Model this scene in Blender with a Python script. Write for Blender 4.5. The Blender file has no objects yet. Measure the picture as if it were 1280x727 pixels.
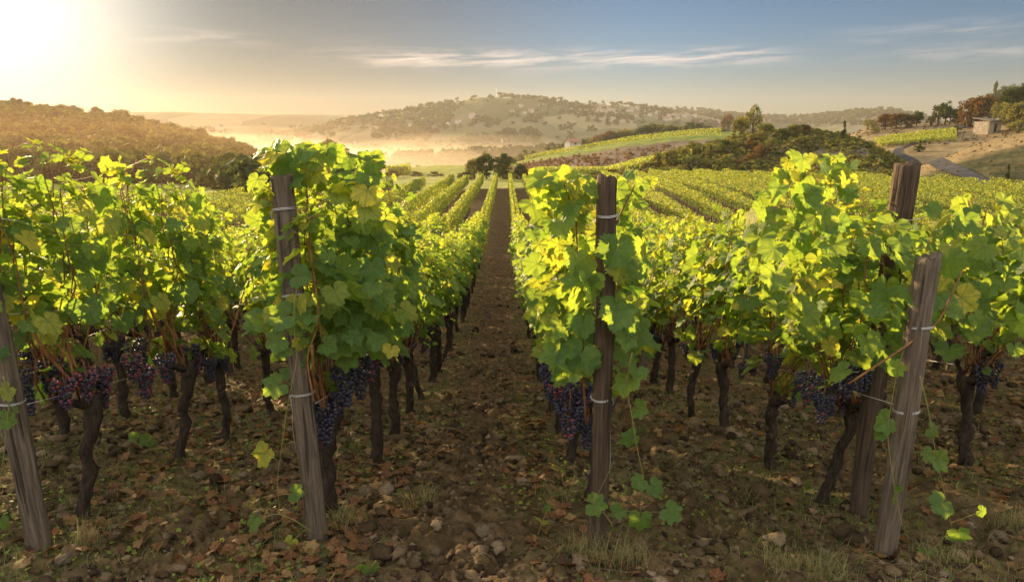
import bpy, math, random
import numpy as np
from mathutils import Vector, Matrix
from mathutils.bvhtree import BVHTree

R = math.radians
scene = bpy.context.scene
C = scene.collection

# ---------------------------------------------------------------- camera
PITCH = R(12.8); YAW = R(-0.54); F = 853.33; CX, CY = 640.0, 363.5; CAMZ = 2.07
cam_d = bpy.data.cameras.new('camera'); cam = bpy.data.objects.new('camera', cam_d); C.objects.link(cam)
cam_d.sensor_width = 36; cam_d.lens = 24.0; cam_d.clip_start = 0.05; cam_d.clip_end = 20000
cam.location = (0, 0, CAMZ); cam.rotation_euler = (math.pi/2 - PITCH, 0, YAW)
scene.camera = cam

# ---------------------------------------------------------------- sky, sun, exposure
SUN_AZ, SUN_EL = R(-36.0), R(9.2)
SKY_STRENGTH = 0.05; SUN_STRENGTH = 5.0; EXPOSURE = 1.65
sdir = Vector((math.sin(SUN_AZ)*math.cos(SUN_EL), math.cos(SUN_AZ)*math.cos(SUN_EL), math.sin(SUN_EL)))
world = bpy.data.worlds.new('World'); scene.world = world; world.use_nodes = True
HAZE_DENSITY = 0.00024; HAZE_G = 0.32; MIST_DENSITY = 0.0008

class NT:
    """tiny node-tree writer"""
    def __init__(s, tree): s.t = tree; s.n = tree.nodes; s.l = tree.links; s.n.clear()
    def new(s, typ, **kw):
        n = s.n.new(typ)
        for k, v in kw.items():
            if k == 'inp':
                for a, b in v.items(): s.set(n, a, b)
            else: setattr(n, k, v)
        return n
    def set(s, n, a, b):
        sock = n.inputs[a]
        if isinstance(b, bpy.types.NodeSocket): s.l.new(b, sock)
        else:
            if sock.type == 'RGBA' and not isinstance(b, (int, float)) and len(b) == 3: b = (*b, 1)
            sock.default_value = b
    def math(s, op, a, b=None, c=None, clamp=False):
        n = s.n.new('ShaderNodeMath'); n.operation = op; n.use_clamp = clamp
        s.set(n, 0, a)
        if b is not None: s.set(n, 1, b)
        if c is not None: s.set(n, 2, c)
        return n.outputs[0]
    def vmath(s, op, a, b=None, out=0):
        n = s.n.new('ShaderNodeVectorMath'); n.operation = op; s.set(n, 0, a)
        if b is not None: s.set(n, 1, b)
        return n.outputs[out]
    def mix(s, f, a, b, mode='MIX'):
        n = s.n.new('ShaderNodeMix'); n.data_type = 'RGBA'; n.blend_type = mode
        for i, v in ((0, f), (6, a), (7, b)):
            sock = n.inputs[i]
            if isinstance(v, bpy.types.NodeSocket): s.l.new(v, sock)
            elif i and not isinstance(v, (int, float)): sock.default_value = (*v[:3], 1)
            elif i: sock.default_value = (v, v, v, 1)
            else: sock.default_value = v
        return n.outputs[2]
    def noise(s, vec, scale, detail=4, rough=0.55, out=0, dist=0.0):
        n = s.n.new('ShaderNodeTexNoise'); n.inputs['Scale'].default_value = scale
        n.inputs['Detail'].default_value = detail; n.inputs['Roughness'].default_value = rough
        n.inputs['Distortion'].default_value = dist
        if vec is not None: s.l.new(vec, n.inputs['Vector'])
        return n.outputs[out]
    def ramp(s, fac, stops, interp='LINEAR'):
        n = s.n.new('ShaderNodeValToRGB'); n.color_ramp.interpolation = interp
        el = n.color_ramp.elements
        while len(el) < len(stops): el.new(0.5)
        for e, (p, c) in zip(el, stops):
            e.position = p; e.color = (*c, 1) if not isinstance(c, (int, float)) else (c, c, c, 1)
        s.l.new(fac, n.inputs[0]); return n.outputs[0]
    def mapr(s, v, a, b, c=0.0, d=1.0, smooth=True):
        n = s.n.new('ShaderNodeMapRange'); n.interpolation_type = 'SMOOTHSTEP' if smooth else 'LINEAR'
        s.set(n, 0, v); s.set(n, 1, a); s.set(n, 2, b); s.set(n, 3, c); s.set(n, 4, d); return n.outputs[0]
    def scale(s, vec, xyz):
        n = s.n.new('ShaderNodeMapping'); s.l.new(vec, n.inputs[0]); n.inputs['Scale'].default_value = xyz
        return n.outputs[0]

w = NT(world.node_tree)
sky = w.new('ShaderNodeTexSky', sky_type='NISHITA', sun_disc=False, sun_elevation=SUN_EL, sun_rotation=SUN_AZ,
            altitude=200, air_density=1.0, dust_density=0.35, ozone_density=2.0)
geo = w.new('ShaderNodeTexCoord')
dirv = geo.outputs['Generated']
dirn = w.vmath('NORMALIZE', dirv)
sep = w.new('ShaderNodeSeparateXYZ', inp={0: dirn})
el = w.math('ARCSINE', sep.outputs[2]); az = w.math('ARCTAN2', sep.outputs[0], sep.outputs[1])
cosang = w.vmath('DOT_PRODUCT', dirn, tuple(sdir), out=1)
glow = w.math('POWER', w.math('MAXIMUM', cosang, 0.0), 95.0)
glow2 = w.math('POWER', w.math('MAXIMUM', cosang, 0.0), 12.0)
GLOW = w
warm = w.ramp(w.mapr(el, R(0.5), R(24), smooth=False), [(0, (.44, .46, .58)), (.3, (.17, .43, .68)), (.65, (.03, .31, .53)), (1, (.0, .29, .52))])
dim = w.mapr(cosang, .66, .975, 1.0, .27)
skyc = w.mix(1.0, sky.outputs[0], w.mix(1.0, warm, w.new('ShaderNodeCombineColor', inp={0: dim, 1: dim, 2: dim}).outputs[0], 'MULTIPLY'), 'MULTIPLY')
skyc = w.mix(1.0, skyc, w.mix(1.0, (9.5, 8.0, 6.3), w.new('ShaderNodeCombineColor', inp={0: glow, 1: glow, 2: glow}).outputs[0], 'MULTIPLY'), 'ADD')
skyc = w.mix(1.0, skyc, w.mix(1.0, (0.15, 0.09, 0.05), w.new('ShaderNodeCombineColor', inp={0: glow2, 1: glow2, 2: glow2}).outputs[0], 'MULTIPLY'), 'ADD')
# thin cirrus streaks low in the sky
cv = w.new('ShaderNodeCombineXYZ', inp={0: w.math('MULTIPLY', az, 9.0), 1: w.math('ADD', w.math('MULTIPLY', el, 95.0), w.math('MULTIPLY', az, -3.0)), 2: 0.0}).outputs[0]
n1 = w.noise(cv, 1.0, 7, 0.62, dist=0.6)
def band(a0, a1, e0, e1, soft=R(1.0), asoft=R(6)):
    fa = w.math('MULTIPLY', w.mapr(az, a0-asoft, a0+asoft), w.mapr(az, a1+asoft, a1-asoft))
    fe = w.math('MULTIPLY', w.mapr(el, e0-soft, e0+soft), w.mapr(el, e1+soft, e1-soft))
    return w.math('MULTIPLY', fa, fe)
def azel(px, py):
    x = (px-CX)/F; y = (py-CY)/F
    d = Vector((x, math.cos(PITCH) - y*math.sin(PITCH), -math.sin(PITCH) - y*math.cos(PITCH)))
    return math.atan2(d.x, d.y) - YAW, math.atan2(d.z, math.hypot(d.x, d.y)), d
bands = None
for (x0, y0, x1, y1, k) in ((440, 64, 960, 76, 1.0), (130, 38, 310, 52, 1.0), (390, 47, 440, 49, .6), (1100, 36, 1240, 42, .5), (1130, 62, 1300, 68, .5), (610, 86, 760, 90, .25)):
    a0, e1, _ = azel(x0, y0); a1, e0, _ = azel(x1, y1)
    b = w.math('MULTIPLY', band(a0, a1, min(e0, e1), max(e0, e1), R(.7)), k)
    bands = b if bands is None else w.math('MAXIMUM', bands, b)
cl = w.math('MULTIPLY', w.mapr(n1, 0.38, 0.68), bands)
skyc = w.mix(w.math('MULTIPLY', cl, 0.7), skyc, (9.5, 7.6, 6.2))
# unseen bright cloud added overhead and behind the view as fill light
back = w.mapr(sep.outputs[1], .62, .05)
bc = w.mapr(w.noise(w.scale(dirn, (1, 1, 2.5)), 2.2, 5, .6), .25, .7, .45, 1.0)
up = w.mapr(sep.outputs[2], -.05, .12)
skyc = w.mix(w.math('MULTIPLY', w.math('MULTIPLY', back, bc), up), skyc, (13.8, 13.1, 12.0))
bg = w.new('ShaderNodeBackground', inp={'Color': skyc, 'Strength': SKY_STRENGTH})
out = w.new('ShaderNodeOutputWorld', inp={'Surface': bg.outputs[0]})

sun_d = bpy.data.lights.new('sun', 'SUN'); sun_d.energy = SUN_STRENGTH; sun_d.angle = R(0.5); sun_d.color = (1.0, 0.72, 0.38)
sun = bpy.data.objects.new('sun', sun_d); C.objects.link(sun); sun.rotation_euler = sdir.to_track_quat('Z', 'Y').to_euler()

scene.view_settings.view_transform = 'Standard'; scene.view_settings.look = 'None'
scene.view_settings.gamma = 1.0; scene.view_settings.use_curve_mapping = False
scene.view_settings.exposure = EXPOSURE
scene.render.engine = 'CYCLES'
cy = scene.cycles
cy.max_bounces = 9; cy.diffuse_bounces = 7; cy.glossy_bounces = 2; cy.transmission_bounces = 7; cy.volume_bounces = 0
cy.transparent_max_bounces = 8; cy.use_denoising = True; cy.sample_clamp_indirect = 6; cy.caustics_reflective = False
cy.caustics_refractive = False; cy.use_adaptive_sampling = True; cy.adaptive_threshold = 0.02
try: cy.denoiser = 'OPENIMAGEDENOISE'; cy.denoising_prefilter = 'ACCURATE'
except Exception: pass

# ================================================================= helpers
def ray(px, py):
    """world direction of a photo pixel, length measured so that y-forward depth is 1"""
    x = (px-CX)/F; y = (py-CY)/F
    d = Vector((x, math.cos(PITCH) - y*math.sin(PITCH), -math.sin(PITCH) - y*math.cos(PITCH)))
    d = Matrix.Rotation(YAW, 3, 'Z') @ d
    return d
def atY(px, py, Y):
    d = ray(px, py); return Vector((0, 0, CAMZ)) + d*(Y/d.y)
def atD(px, py, D):
    d = ray(px, py); return Vector((0, 0, CAMZ)) + d*(D/math.hypot(d.x, d.y))

def tag(o, label=None, cat=None, group=None, kind=None):
    if label: o['label'] = label
    if cat: o['category'] = cat
    if group: o['group'] = group
    if kind: o['kind'] = kind
    return o

def mesh(name, V, T, mats=(), attrs=None, smooth=True, mi=None):
    """V (n,3), T (m,k) uniform faces; attrs {name: float array per vertex or (n,3)}"""
    me = bpy.data.meshes.new(name)
    V = np.ascontiguousarray(V, dtype=np.float32); T = np.ascontiguousarray(T, dtype=np.int32)
    k = T.shape[1]
    me.vertices.add(len(V)); me.vertices.foreach_set('co', V.ravel())
    me.loops.add(T.size); me.loops.foreach_set('vertex_index', T.ravel())
    me.polygons.add(len(T)); me.polygons.foreach_set('loop_start', np.arange(0, T.size, k, dtype=np.int32))
    try: me.polygons.foreach_set('loop_total', np.full(len(T), k, dtype=np.int32))
    except Exception: pass
    me.polygons.foreach_set('use_smooth', np.full(len(T), smooth, dtype=bool))
    for m in (mats if isinstance(mats, (list, tuple)) else [mats]): me.materials.append(m)
    if mi is not None: me.polygons.foreach_set('material_index', np.asarray(mi, dtype=np.int32))
    for a, arr in (attrs or {}).items():
        arr = np.asarray(arr, dtype=np.float32)
        if arr.ndim == 1:
            at = me.attributes.new(a, 'FLOAT', 'POINT'); at.data.foreach_set('value', arr)
        else:
            at = me.attributes.new(a, 'FLOAT_VECTOR', 'POINT'); at.data.foreach_set('vector', arr.ravel())
    me.update(calc_edges=True)
    return me
def link(name, me, parent=None, loc=None):
    o = bpy.data.objects.new(name, me); C.objects.link(o)
    if parent: o.parent = parent
    if loc is not None: o.location = loc
    return o
def empty(name, loc=(0, 0, 0), rz=0):
    o = bpy.data.objects.new(name, None); C.objects.link(o); o.location = loc; o.rotation_euler = (0, 0, rz)
    o.empty_display_size = .2
    return o
def copy_tree(o, parent=None):
    c = o.copy(); C.objects.link(c)
    if parent is not None: c.parent = parent
    for ch in list(o.children): copy_tree(ch, c)
    return c

class MB:
    """collects triangle soups into one mesh"""
    def __init__(s): s.V = []; s.T = []; s.A = {}; s.n = 0; s.MI = []
    def add(s, V, T, mi=0, **attrs):
        V = np.asarray(V, dtype=np.float32).reshape(-1, 3); T = np.asarray(T, dtype=np.int64)
        if T.shape[1] == 4: T = np.concatenate([T[:, [0, 1, 2]], T[:, [0, 2, 3]]])
        s.V.append(V); s.T.append(T + s.n); s.n += len(V); s.MI.append(np.full(len(T), mi))
        for k, v in attrs.items():
            v = np.asarray(v, dtype=np.float32)
            if v.ndim == 0: v = np.full(len(V), float(v), dtype=np.float32)
            s.A.setdefault(k, []).append(v)
        return s
    def mesh(s, name, mats, smooth=True):
        at = {k: np.concatenate(v) for k, v in s.A.items()}
        return mesh(name, np.concatenate(s.V), np.concatenate(s.T), mats, at, smooth, np.concatenate(s.MI))

def tube(path, radii, sides=6, rng=None, rough=0.0, cap=True, twist=0.0):
    P = np.asarray(path, float); n = len(P); rad = np.broadcast_to(np.asarray(radii, float), (n,))
    tan = np.gradient(P, axis=0); tan /= np.linalg.norm(tan, axis=1)[:, None] + 1e-9
    ref = np.array([0.31, 0.17, 1.0]) if abs(tan[0][2]) < .8 else np.array([1.0, 0.2, 0.1])
    a = np.cross(tan, ref); a /= np.linalg.norm(a, axis=1)[:, None] + 1e-9
    b = np.cross(tan, a)
    th = np.linspace(0, 2*np.pi, sides, endpoint=False)
    rr = rad[:, None]*np.ones((n, sides))
    if rng is not None and rough: rr = rr*(1+rough*rng.standard_normal((n, sides)))
    th2 = th[None, :] + twist*np.arange(n)[:, None]
    V = P[:, None, :] + rr[..., None]*(np.cos(th2)[..., None]*a[:, None, :] + np.sin(th2)[..., None]*b[:, None, :])
    V = V.reshape(-1, 3); T = []
    for i in range(n-1):
        for j in range(sides):
            k = (j+1) % sides
            p, q, r_, t = i*sides+j, i*sides+k, (i+1)*sides+k, (i+1)*sides+j
            T += [(p, q, r_), (p, r_, t)]
    if cap:
        V = np.vstack([V, P[0], P[-1]]); c0, c1 = len(V)-2, len(V)-1
        for j in range(sides):
            k = (j+1) % sides
            T.append((c0, k, j)); T.append((c1, (n-1)*sides+j, (n-1)*sides+k))
    return V, np.array(T)

def box(x0, x1, y0, y1, z0, z1):
    V = [(x, y, z) for z in (z0, z1) for y in (y0, y1) for x in (x0, x1)]
    T = [(0, 2, 3, 1), (4, 5, 7, 6), (0, 1, 5, 4), (2, 6, 7, 3), (0, 4, 6, 2), (1, 3, 7, 5)]
    return np.array(V, float), np.array(T)

def _h(ix, iy, seed):
    n = (ix.astype(np.int64)*374761393 + iy.astype(np.int64)*668265263 + seed*974634777) & 0xffffffff
    n = ((n ^ (n >> 13))*1274126177) & 0xffffffff
    n = (n ^ (n >> 16)) & 0xffffffff
    return n/4294967295.0
def vnoise(x, y, seed=0):
    x = np.asarray(x, float); y = np.asarray(y, float)
    ix = np.floor(x); iy = np.floor(y); fx = x-ix; fy = y-iy
    fx = fx*fx*(3-2*fx); fy = fy*fy*(3-2*fy)
    a = _h(ix, iy, seed); b = _h(ix+1, iy, seed); c = _h(ix, iy+1, seed); d = _h(ix+1, iy+1, seed)
    return (a*(1-fx)+b*fx)*(1-fy) + (c*(1-fx)+d*fx)*fy
def fbm(x, y, seed=0, oct=4):
    s = 0; a = 1; t = 0
    for i in range(oct):
        s = s + a*vnoise(np.asarray(x)*2**i+i*17.3, np.asarray(y)*2**i-i*9.1, seed+i); t += a; a *= .5
    return s/t*2-1
def sstep(a, b, x):
    t = np.clip((np.asarray(x, float)-a)/(b-a), 0, 1); return t*t*(3-2*t)

def icosphere(sub):
    t = (1+5**.5)/2
    V = [(-1, t, 0), (1, t, 0), (-1, -t, 0), (1, -t, 0), (0, -1, t), (0, 1, t), (0, -1, -t), (0, 1, -t), (t, 0, -1), (t, 0, 1), (-t, 0, -1), (-t, 0, 1)]
    V = [tuple(np.array(v)/np.linalg.norm(v)) for v in V]
    T = [(0, 11, 5), (0, 5, 1), (0, 1, 7), (0, 7, 10), (0, 10, 11), (1, 5, 9), (5, 11, 4), (11, 10, 2), (10, 7, 6), (7, 1, 8), (3, 9, 4), (3, 4, 2), (3, 2, 6), (3, 6, 8), (3, 8, 9), (4, 9, 5), (2, 4, 11), (6, 2, 10), (8, 6, 7), (9, 8, 1)]
    for _ in range(sub):
        cache = {}; N = []
        def mid(a, b):
            k = (min(a, b), max(a, b))
            if k not in cache:
                m = (np.array(V[a])+np.array(V[b])); m = m/np.linalg.norm(m); V.append(tuple(m)); cache[k] = len(V)-1
            return cache[k]
        for a, b, c in T:
            ab, bc, ca = mid(a, b), mid(b, c), mid(c, a); N += [(a, ab, ca), (b, bc, ab), (c, ca, bc), (ab, bc, ca)]
        T = N
    return np.array(V), np.array(T)
ICO1 = icosphere(1); ICO2 = icosphere(2); ICO3 = icosphere(3)

# ================================================================= materials
def material(name):
    m = bpy.data.materials.new(name); m.use_nodes = True; return m, NT(m.node_tree)
def finish(t, shader, disp=None):
    o = t.new('ShaderNodeOutputMaterial'); t.l.new(shader, o.inputs[0])
def attr(t, name, out='Fac'):
    n = t.new('ShaderNodeAttribute', attribute_name=name); return n.outputs[out]
def bump(t, h, strength=.5, dist=.01, normal=None):
    n = t.new('ShaderNodeBump', inp={'Height': h, 'Strength': strength, 'Distance': dist}); return n.outputs[0]
def simple(name, c1, c2, scale=8, rough=.8, bmp=.4, bd=.01, spec=.12, stretch=(1, 1, 1), coord='Object'):
    m, t = material(name); tc = t.new('ShaderNodeTexCoord').outputs[coord]; v = t.scale(tc, stretch)
    n = t.noise(v, scale, 6, .6)
    col = t.mix(t.mapr(n, .35, .65), c1, c2)
    b = t.new('ShaderNodeBsdfPrincipled', inp={'Base Color': col, 'Roughness': rough, 'Specular IOR Level': spec, 'Normal': bump(t, n, bmp, bd)})
    finish(t, b.outputs[0]); return m

def leaf_material(name, greens, trans_greens, vein=True, tf=.5, rough=.42, spec=.30):
    """greens / trans_greens: three colours, picked by the per-leaf random number"""
    m, t = material(name)
    rnd = attr(t, 'rnd')
    col = t.ramp(rnd, [(0.0, greens[0]), (.55, greens[1]), (1.0, greens[2])])
    tcol = t.ramp(rnd, [(0.0, trans_greens[0]), (.55, trans_greens[1]), (1.0, trans_greens[2])])
    kw = {}
    if vein:
        luv = attr(t, 'luv', 'Vector'); s = t.new('ShaderNodeSeparateXYZ', inp={0: luv})
        ax = t.math('ABSOLUTE', s.outputs[0]); y = s.outputs[1]
        d = ax
        for a in (50, 112):
            e = t.math('ABSOLUTE', t.math('SUBTRACT', t.math('MULTIPLY', ax, math.cos(R(a))), t.math('MULTIPLY', y, math.sin(R(a)))))
            d = t.math('MINIMUM', d, e)
        main = t.mapr(d, .012, .04, 1, 0)
        # side veins: herringbone off the midrib
        hb = t.math('PINGPONG', t.math('SUBTRACT', t.math('MULTIPLY', y, 1.0), t.math('MULTIPLY', ax, .8)), .09)
        side = t.math('MULTIPLY', t.mapr(hb, .0, .016, 1, 0), .5)
        v = t.math('MAXIMUM', main, side)
        col = t.mix(t.math('MULTIPLY', v, .5), col, (.22, .28, .08))
        tcol = t.mix(t.math('MULTIPLY', v, .45), tcol, (.10, .16, .02))
        off = t.vmath('ADD', luv, t.new('ShaderNodeCombineXYZ', inp={0: t.math('MULTIPLY', rnd, 37.0), 1: t.math('MULTIPLY', rnd, 91.0)}).outputs[0])
        mott = t.noise(off, 3.5, 5, .65)
        col = t.mix(t.mapr(mott, .45, .7, 0, .75), col, t.mix(1.0, col, (1.9, 1.45, .8), 'MULTIPLY'))
        tcol = t.mix(t.mapr(mott, .35, .65, .4, 0), tcol, t.mix(1.0, tcol, (.45, .62, .5), 'MULTIPLY'))
        # browned, dusty margins and a few rusty spots
        rad = t.vmath('LENGTH', luv, None, out=1)
        rim = t.math('MULTIPLY', t.mapr(rad, .62, .95), t.mapr(t.noise(off, 2.2, 3, .6), .58, .70))
        spot = t.mapr(t.noise(off, 11, 2, .5), .70, .74)
        dmg = t.math('MAXIMUM', rim, t.math('MULTIPLY', spot, .8))
        col = t.mix(t.math('MULTIPLY', dmg, .8), col, (.20, .11, .035)); tcol = t.mix(t.math('MULTIPLY', dmg, .8), tcol, (.35, .16, .04))
        h = t.math('ADD', t.math('MULTIPLY', v, -1.2), t.noise(luv, 9, 4, .6))
        kw['Normal'] = bump(t, h, .8, .007)
    p = t.new('ShaderNodeBsdfPrincipled', inp={'Base Color': col, 'Roughness': rough, 'Specular IOR Level': spec, **kw})
    tr = t.new('ShaderNodeBsdfTranslucent', inp={'Color': tcol})
    mx = t.new('ShaderNodeMixShader', inp={0: tf, 1: p.outputs[0], 2: tr.outputs[0]})
    finish(t, mx.outputs[0]); return m

VINE_G = [(.052, .120, .036), (.105, .19, .042), (.38, .36, .05)]
VINE_T = [(.34, .52, .05), (.60, .72, .06), (1.0, .86, .06)]
M_LEAF = leaf_material('vine_leaf', VINE_G, VINE_T, True, .5, .44)
M_LEAF_FAR = leaf_material('vine_leaf_distant', [(.10, .15, .035), (.22, .26, .045), (.42, .38, .05)], [(.34, .42, .05), (.62, .66, .06), (.95, .80, .07)], False, .34, .55, .2)
M_DEAD = leaf_material('fallen_leaf', [(.13, .043, .022), (.17, .078, .036), (.27, .175, .085)], [(.2, .04, .01), (.3, .1, .03), (.4, .2, .06)], True, .15, .7)
M_GRASS = leaf_material('grass_blade', [(.06, .12, .025), (.13, .15, .04), (.36, .28, .14)], [(.12, .2, .03), (.25, .25, .05), (.45, .33, .14)], False, .35, .6)
def tree_mat(name, g, tr): return leaf_material(name, g, tr, False, .3, .75, .08)
M_TREE_DARK = tree_mat('foliage_dark', [(.035, .052, .016), (.06, .078, .02), (.12, .12, .028)], [(.08, .10, .015), (.16, .17, .02), (.3, .25, .03)])
M_TREE_OLIVE = tree_mat('foliage_olive', [(.09, .10, .028), (.15, .15, .038), (.25, .21, .045)], [(.2, .2, .03), (.35, .3, .04), (.55, .42, .05)])
M_TREE_RUST = tree_mat('foliage_rust', [(.078, .058, .022), (.12, .085, .030), (.19, .145, .04)], [(.2, .07, .02), (.3, .13, .03), (.45, .25, .04)])

M_CANE = simple('vine_cane', (.17, .065, .03), (.26, .13, .05), 30, .6, .3, .002)
M_GREENSTEM = simple('green_stem', (.14, .17, .05), (.24, .16, .06), 20, .5, .2, .002)

def bark():
    m, t = material('vine_bark'); tc = t.new('ShaderNodeTexCoord').outputs['Object']
    v = t.scale(tc, (1, 1, .22)); n = t.noise(v, 55, 6, .7, dist=.8); n2 = t.noise(tc, 9, 4, .6)
    col = t.ramp(n, [(.3, (.012, .009, .007)), (.55, (.05, .035, .025)), (.8, (.13, .10, .075))])
    col = t.mix(t.mapr(n2, .5, .75, 0, .35), col, (.07, .075, .035))
    p = t.new('ShaderNodeBsdfPrincipled', inp={'Base Color': col, 'Roughness': .9, 'Specular IOR Level': .15, 'Normal': bump(t, n, 1, .012)})
    finish(t, p.outputs[0]); return m
M_BARK = bark()
M_TREEBARK = simple('tree_bark', (.05, .04, .03), (.11, .085, .06), 3, .9, .6, .05)

def wood(nm='weathered_post_wood', k=(1, 1, 1)):
    m, t = material(nm); tc = t.new('ShaderNodeTexCoord').outputs['Object']
    v = t.scale(tc, (1, 1, .045)); n = t.noise(v, 70, 7, .7, dist=.3)
    fine = t.noise(t.scale(tc, (1, 1, .02)), 220, 3, .6)
    big = t.noise(t.scale(tc, (1, 1, .35)), 7, 4, .6)
    col = t.ramp(n, [(.25, (.032, .025, .019)), (.48, (.11, .083, .060)), (.75, (.25, .20, .15))])
    col = t.mix(t.mapr(big, .4, .7, 0, .6), col, t.mix(1.0, col, (.62, .58, .55), 'MULTIPLY'))
    col = t.mix(1.0, col, k, 'MULTIPLY')
    crack = t.mapr(t.noise(t.scale(tc, (1, 1, .03)), 38, 2, .5), .60, .66)
    col = t.mix(t.math('MULTIPLY', crack, .8), col, (.025, .018, .013))
    h = t.math('SUBTRACT', t.math('ADD', n, t.math('MULTIPLY', fine, .5)), t.math('MULTIPLY', crack, 1.2))
    kn = t.new('ShaderNodeTexVoronoi', inp={'Vector': t.scale(tc, (1, 1, .45)), 'Scale': 4.2})
    kf = t.mapr(kn.outputs['Distance'], .06, .11, 1, 0)
    col = t.mix(t.math('MULTIPLY', kf, .75), col, (.06, .035, .02))
    p = t.new('ShaderNodeBsdfPrincipled', inp={'Base Color': col, 'Roughness': .85, 'Specular IOR Level': .2, 'Normal': bump(t, h, .9, .006)})
    finish(t, p.outputs[0]); return m
M_WOOD = wood(); M_WOOD2 = wood('dark_damp_post_wood', (.62, .56, .51))
def wire_mat():
    m, t = material('galvanised_wire')
    p = t.new('ShaderNodeBsdfPrincipled', inp={'Base Color': (.5, .5, .5), 'Metallic': .7, 'Roughness': .45}); finish(t, p.outputs[0]); return m
M_WIRE = wire_mat()

def grape_mat():
    m, t = material('grape_skin'); rnd = attr(t, 'rnd')
    tc = t.new('ShaderNodeTexCoord').outputs['Object']
    col = t.ramp(rnd, [(0.0, (.010, .009, .020)), (.6, (.022, .014, .030)), (.8, (.10, .018, .028)), (1.0, (.26, .03, .03))])
    bl = t.noise(tc, 60, 4, .6)
    col = t.mix(t.mapr(bl, .4, .7, .05, .55), col, t.mix(.5, col, (.22, .24, .36)))
    p = t.new('ShaderNodeBsdfPrincipled', inp={'Base Color': col, 'Roughness': .42, 'Specular IOR Level': .5,
        'Subsurface Weight': .0})
    tr = t.new('ShaderNodeBsdfTranslucent', inp={'Color': t.ramp(rnd, [(0, (.03, .008, .02)), (.7, (.25, .015, .02)), (1, (.8, .06, .03))])})
    mx = t.new('ShaderNodeMixShader', inp={0: .22, 1: p.outputs[0], 2: tr.outputs[0]})
    finish(t, mx.outputs[0]); return m
M_GRAPE = grape_mat()

def soil_mat():
    m, t = material('vineyard_soil')
    g = t.new('ShaderNodeNewGeometry').outputs['Position']
    n1 = t.noise(g, 1.3, 5, .6); n2 = t.noise(g, 9, 6, .65); n3 = t.noise(g, 45, 5, .7)
    col = t.ramp(n2, [(.25, (.028, .018, .010)), (.5, (.085, .056, .030)), (.75, (.19, .13, .072))])
    col = t.mix(t.mapr(n3, .4, .7, 0, .6), col, t.mix(1.0, col, (1.7, 1.55, 1.4), 'MULTIPLY'))
    gm = t.math('MULTIPLY', t.mapr(n1, .40, .58), attr(t, 'green'))
    gm = t.math('MULTIPLY', gm, t.mapr(t.noise(g, 16, 4, .7), .4, .62))
    col = t.mix(t.math('MULTIPLY', gm, .85), col, (.075, .10, .025))
    # small leaf litter, dense further down the aisles where single leaves are a pixel or two
    vo = t.new('ShaderNodeTexVoronoi', inp={'Vector': g, 'Scale': 14.0, 'Randomness': 1.0})
    lm = t.math('MULTIPLY', t.mapr(vo.outputs['Distance'], .28, .36, 1, 0), attr(t, 'litter'))
    sp = t.new('ShaderNodeSeparateColor', inp={0: vo.outputs['Color']})
    lm = t.math('MULTIPLY', lm, t.math('GREATER_THAN', sp.outputs[0], .45))
    lc = t.mix(sp.outputs[1], (.20, .075, .03), (.34, .19, .08))
    col = t.mix(lm, col, lc)
    big = t.math('MULTIPLY', t.mapr(t.noise(g, 2.4, 6, .7), .5, .66), attr(t, 'litter'))
    col = t.mix(t.math('MULTIPLY', big, .65), col, (.23, .115, .05))
    # open grass beyond the rows
    gn = t.noise(g, .25, 5, .6); gr = t.ramp(gn, [(.3, (.17, .20, .045)), (.6, (.28, .28, .07)), (.8, (.34, .28, .10))])
    col = t.mix(attr(t, 'grass'), col, gr)
    h = t.math('ADD', t.math('MULTIPLY', n2, 1.0), t.math('MULTIPLY', n3, .5))
    p = t.new('ShaderNodeBsdfPrincipled', inp={'Base Color': col, 'Roughness': .95, 'Specular IOR Level': .1, 'Normal': bump(t, h, .9, .03)})
    finish(t, p.outputs[0]); return m
M_SOIL = soil_mat()

def hill_mat(name, stops, scale=.05, patches=None, pscale=.01, bd=.5, attr_mix=None, streak=None, fine=None):
    m, t = material(name)
    g = t.new('ShaderNodeNewGeometry').outputs['Position']
    n = t.noise(g, scale, 7, .65)
    col = t.ramp(n, stops)
    if fine: col = t.mix(t.mapr(t.noise(g, fine, 5, .7), .35, .7, 0, .55), col, t.mix(1.0, col, (.45, .5, .5), 'MULTIPLY'))
    if patches:
        gd = t.vmath('ADD', t.scale(g, (1, .45, 0)), t.vmath('SCALE', t.noise(g, .004, 3, .5, out=1), None)) if False else t.scale(g, (1, .45, 0))
        vo = t.new('ShaderNodeTexVoronoi', inp={'Vector': gd, 'Scale': pscale})
        sp = t.new('ShaderNodeSeparateColor', inp={0: vo.outputs['Color']})
        pc = t.ramp(sp.outputs[0], patches, 'CONSTANT')
        col = t.mix(t.math('MULTIPLY', t.math('GREATER_THAN', sp.outputs[1], .38), .85), col, pc)
    if streak:
        s = t.noise(t.scale(g, (.6, 1, 5)), streak[0], 4, .6); col = t.mix(t.mapr(s, .45, .65, 0, streak[2]), col, streak[1])
    if attr_mix:
        nm, c = attr_mix
        a = attr(t, nm); n5 = t.noise(g, scale*4, 4, .6)
        col = t.mix(a, col, t.mix(t.mapr(n5, .35, .65), c[0], c[1]))
    p = t.new('ShaderNodeBsdfPrincipled', inp={'Base Color': col, 'Roughness': .95, 'Specular IOR Level': .05, 'Normal': bump(t, t.noise(g, scale*10, 5, .6), .7, bd)})
    finish(t, p.outputs[0]); return m

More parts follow.
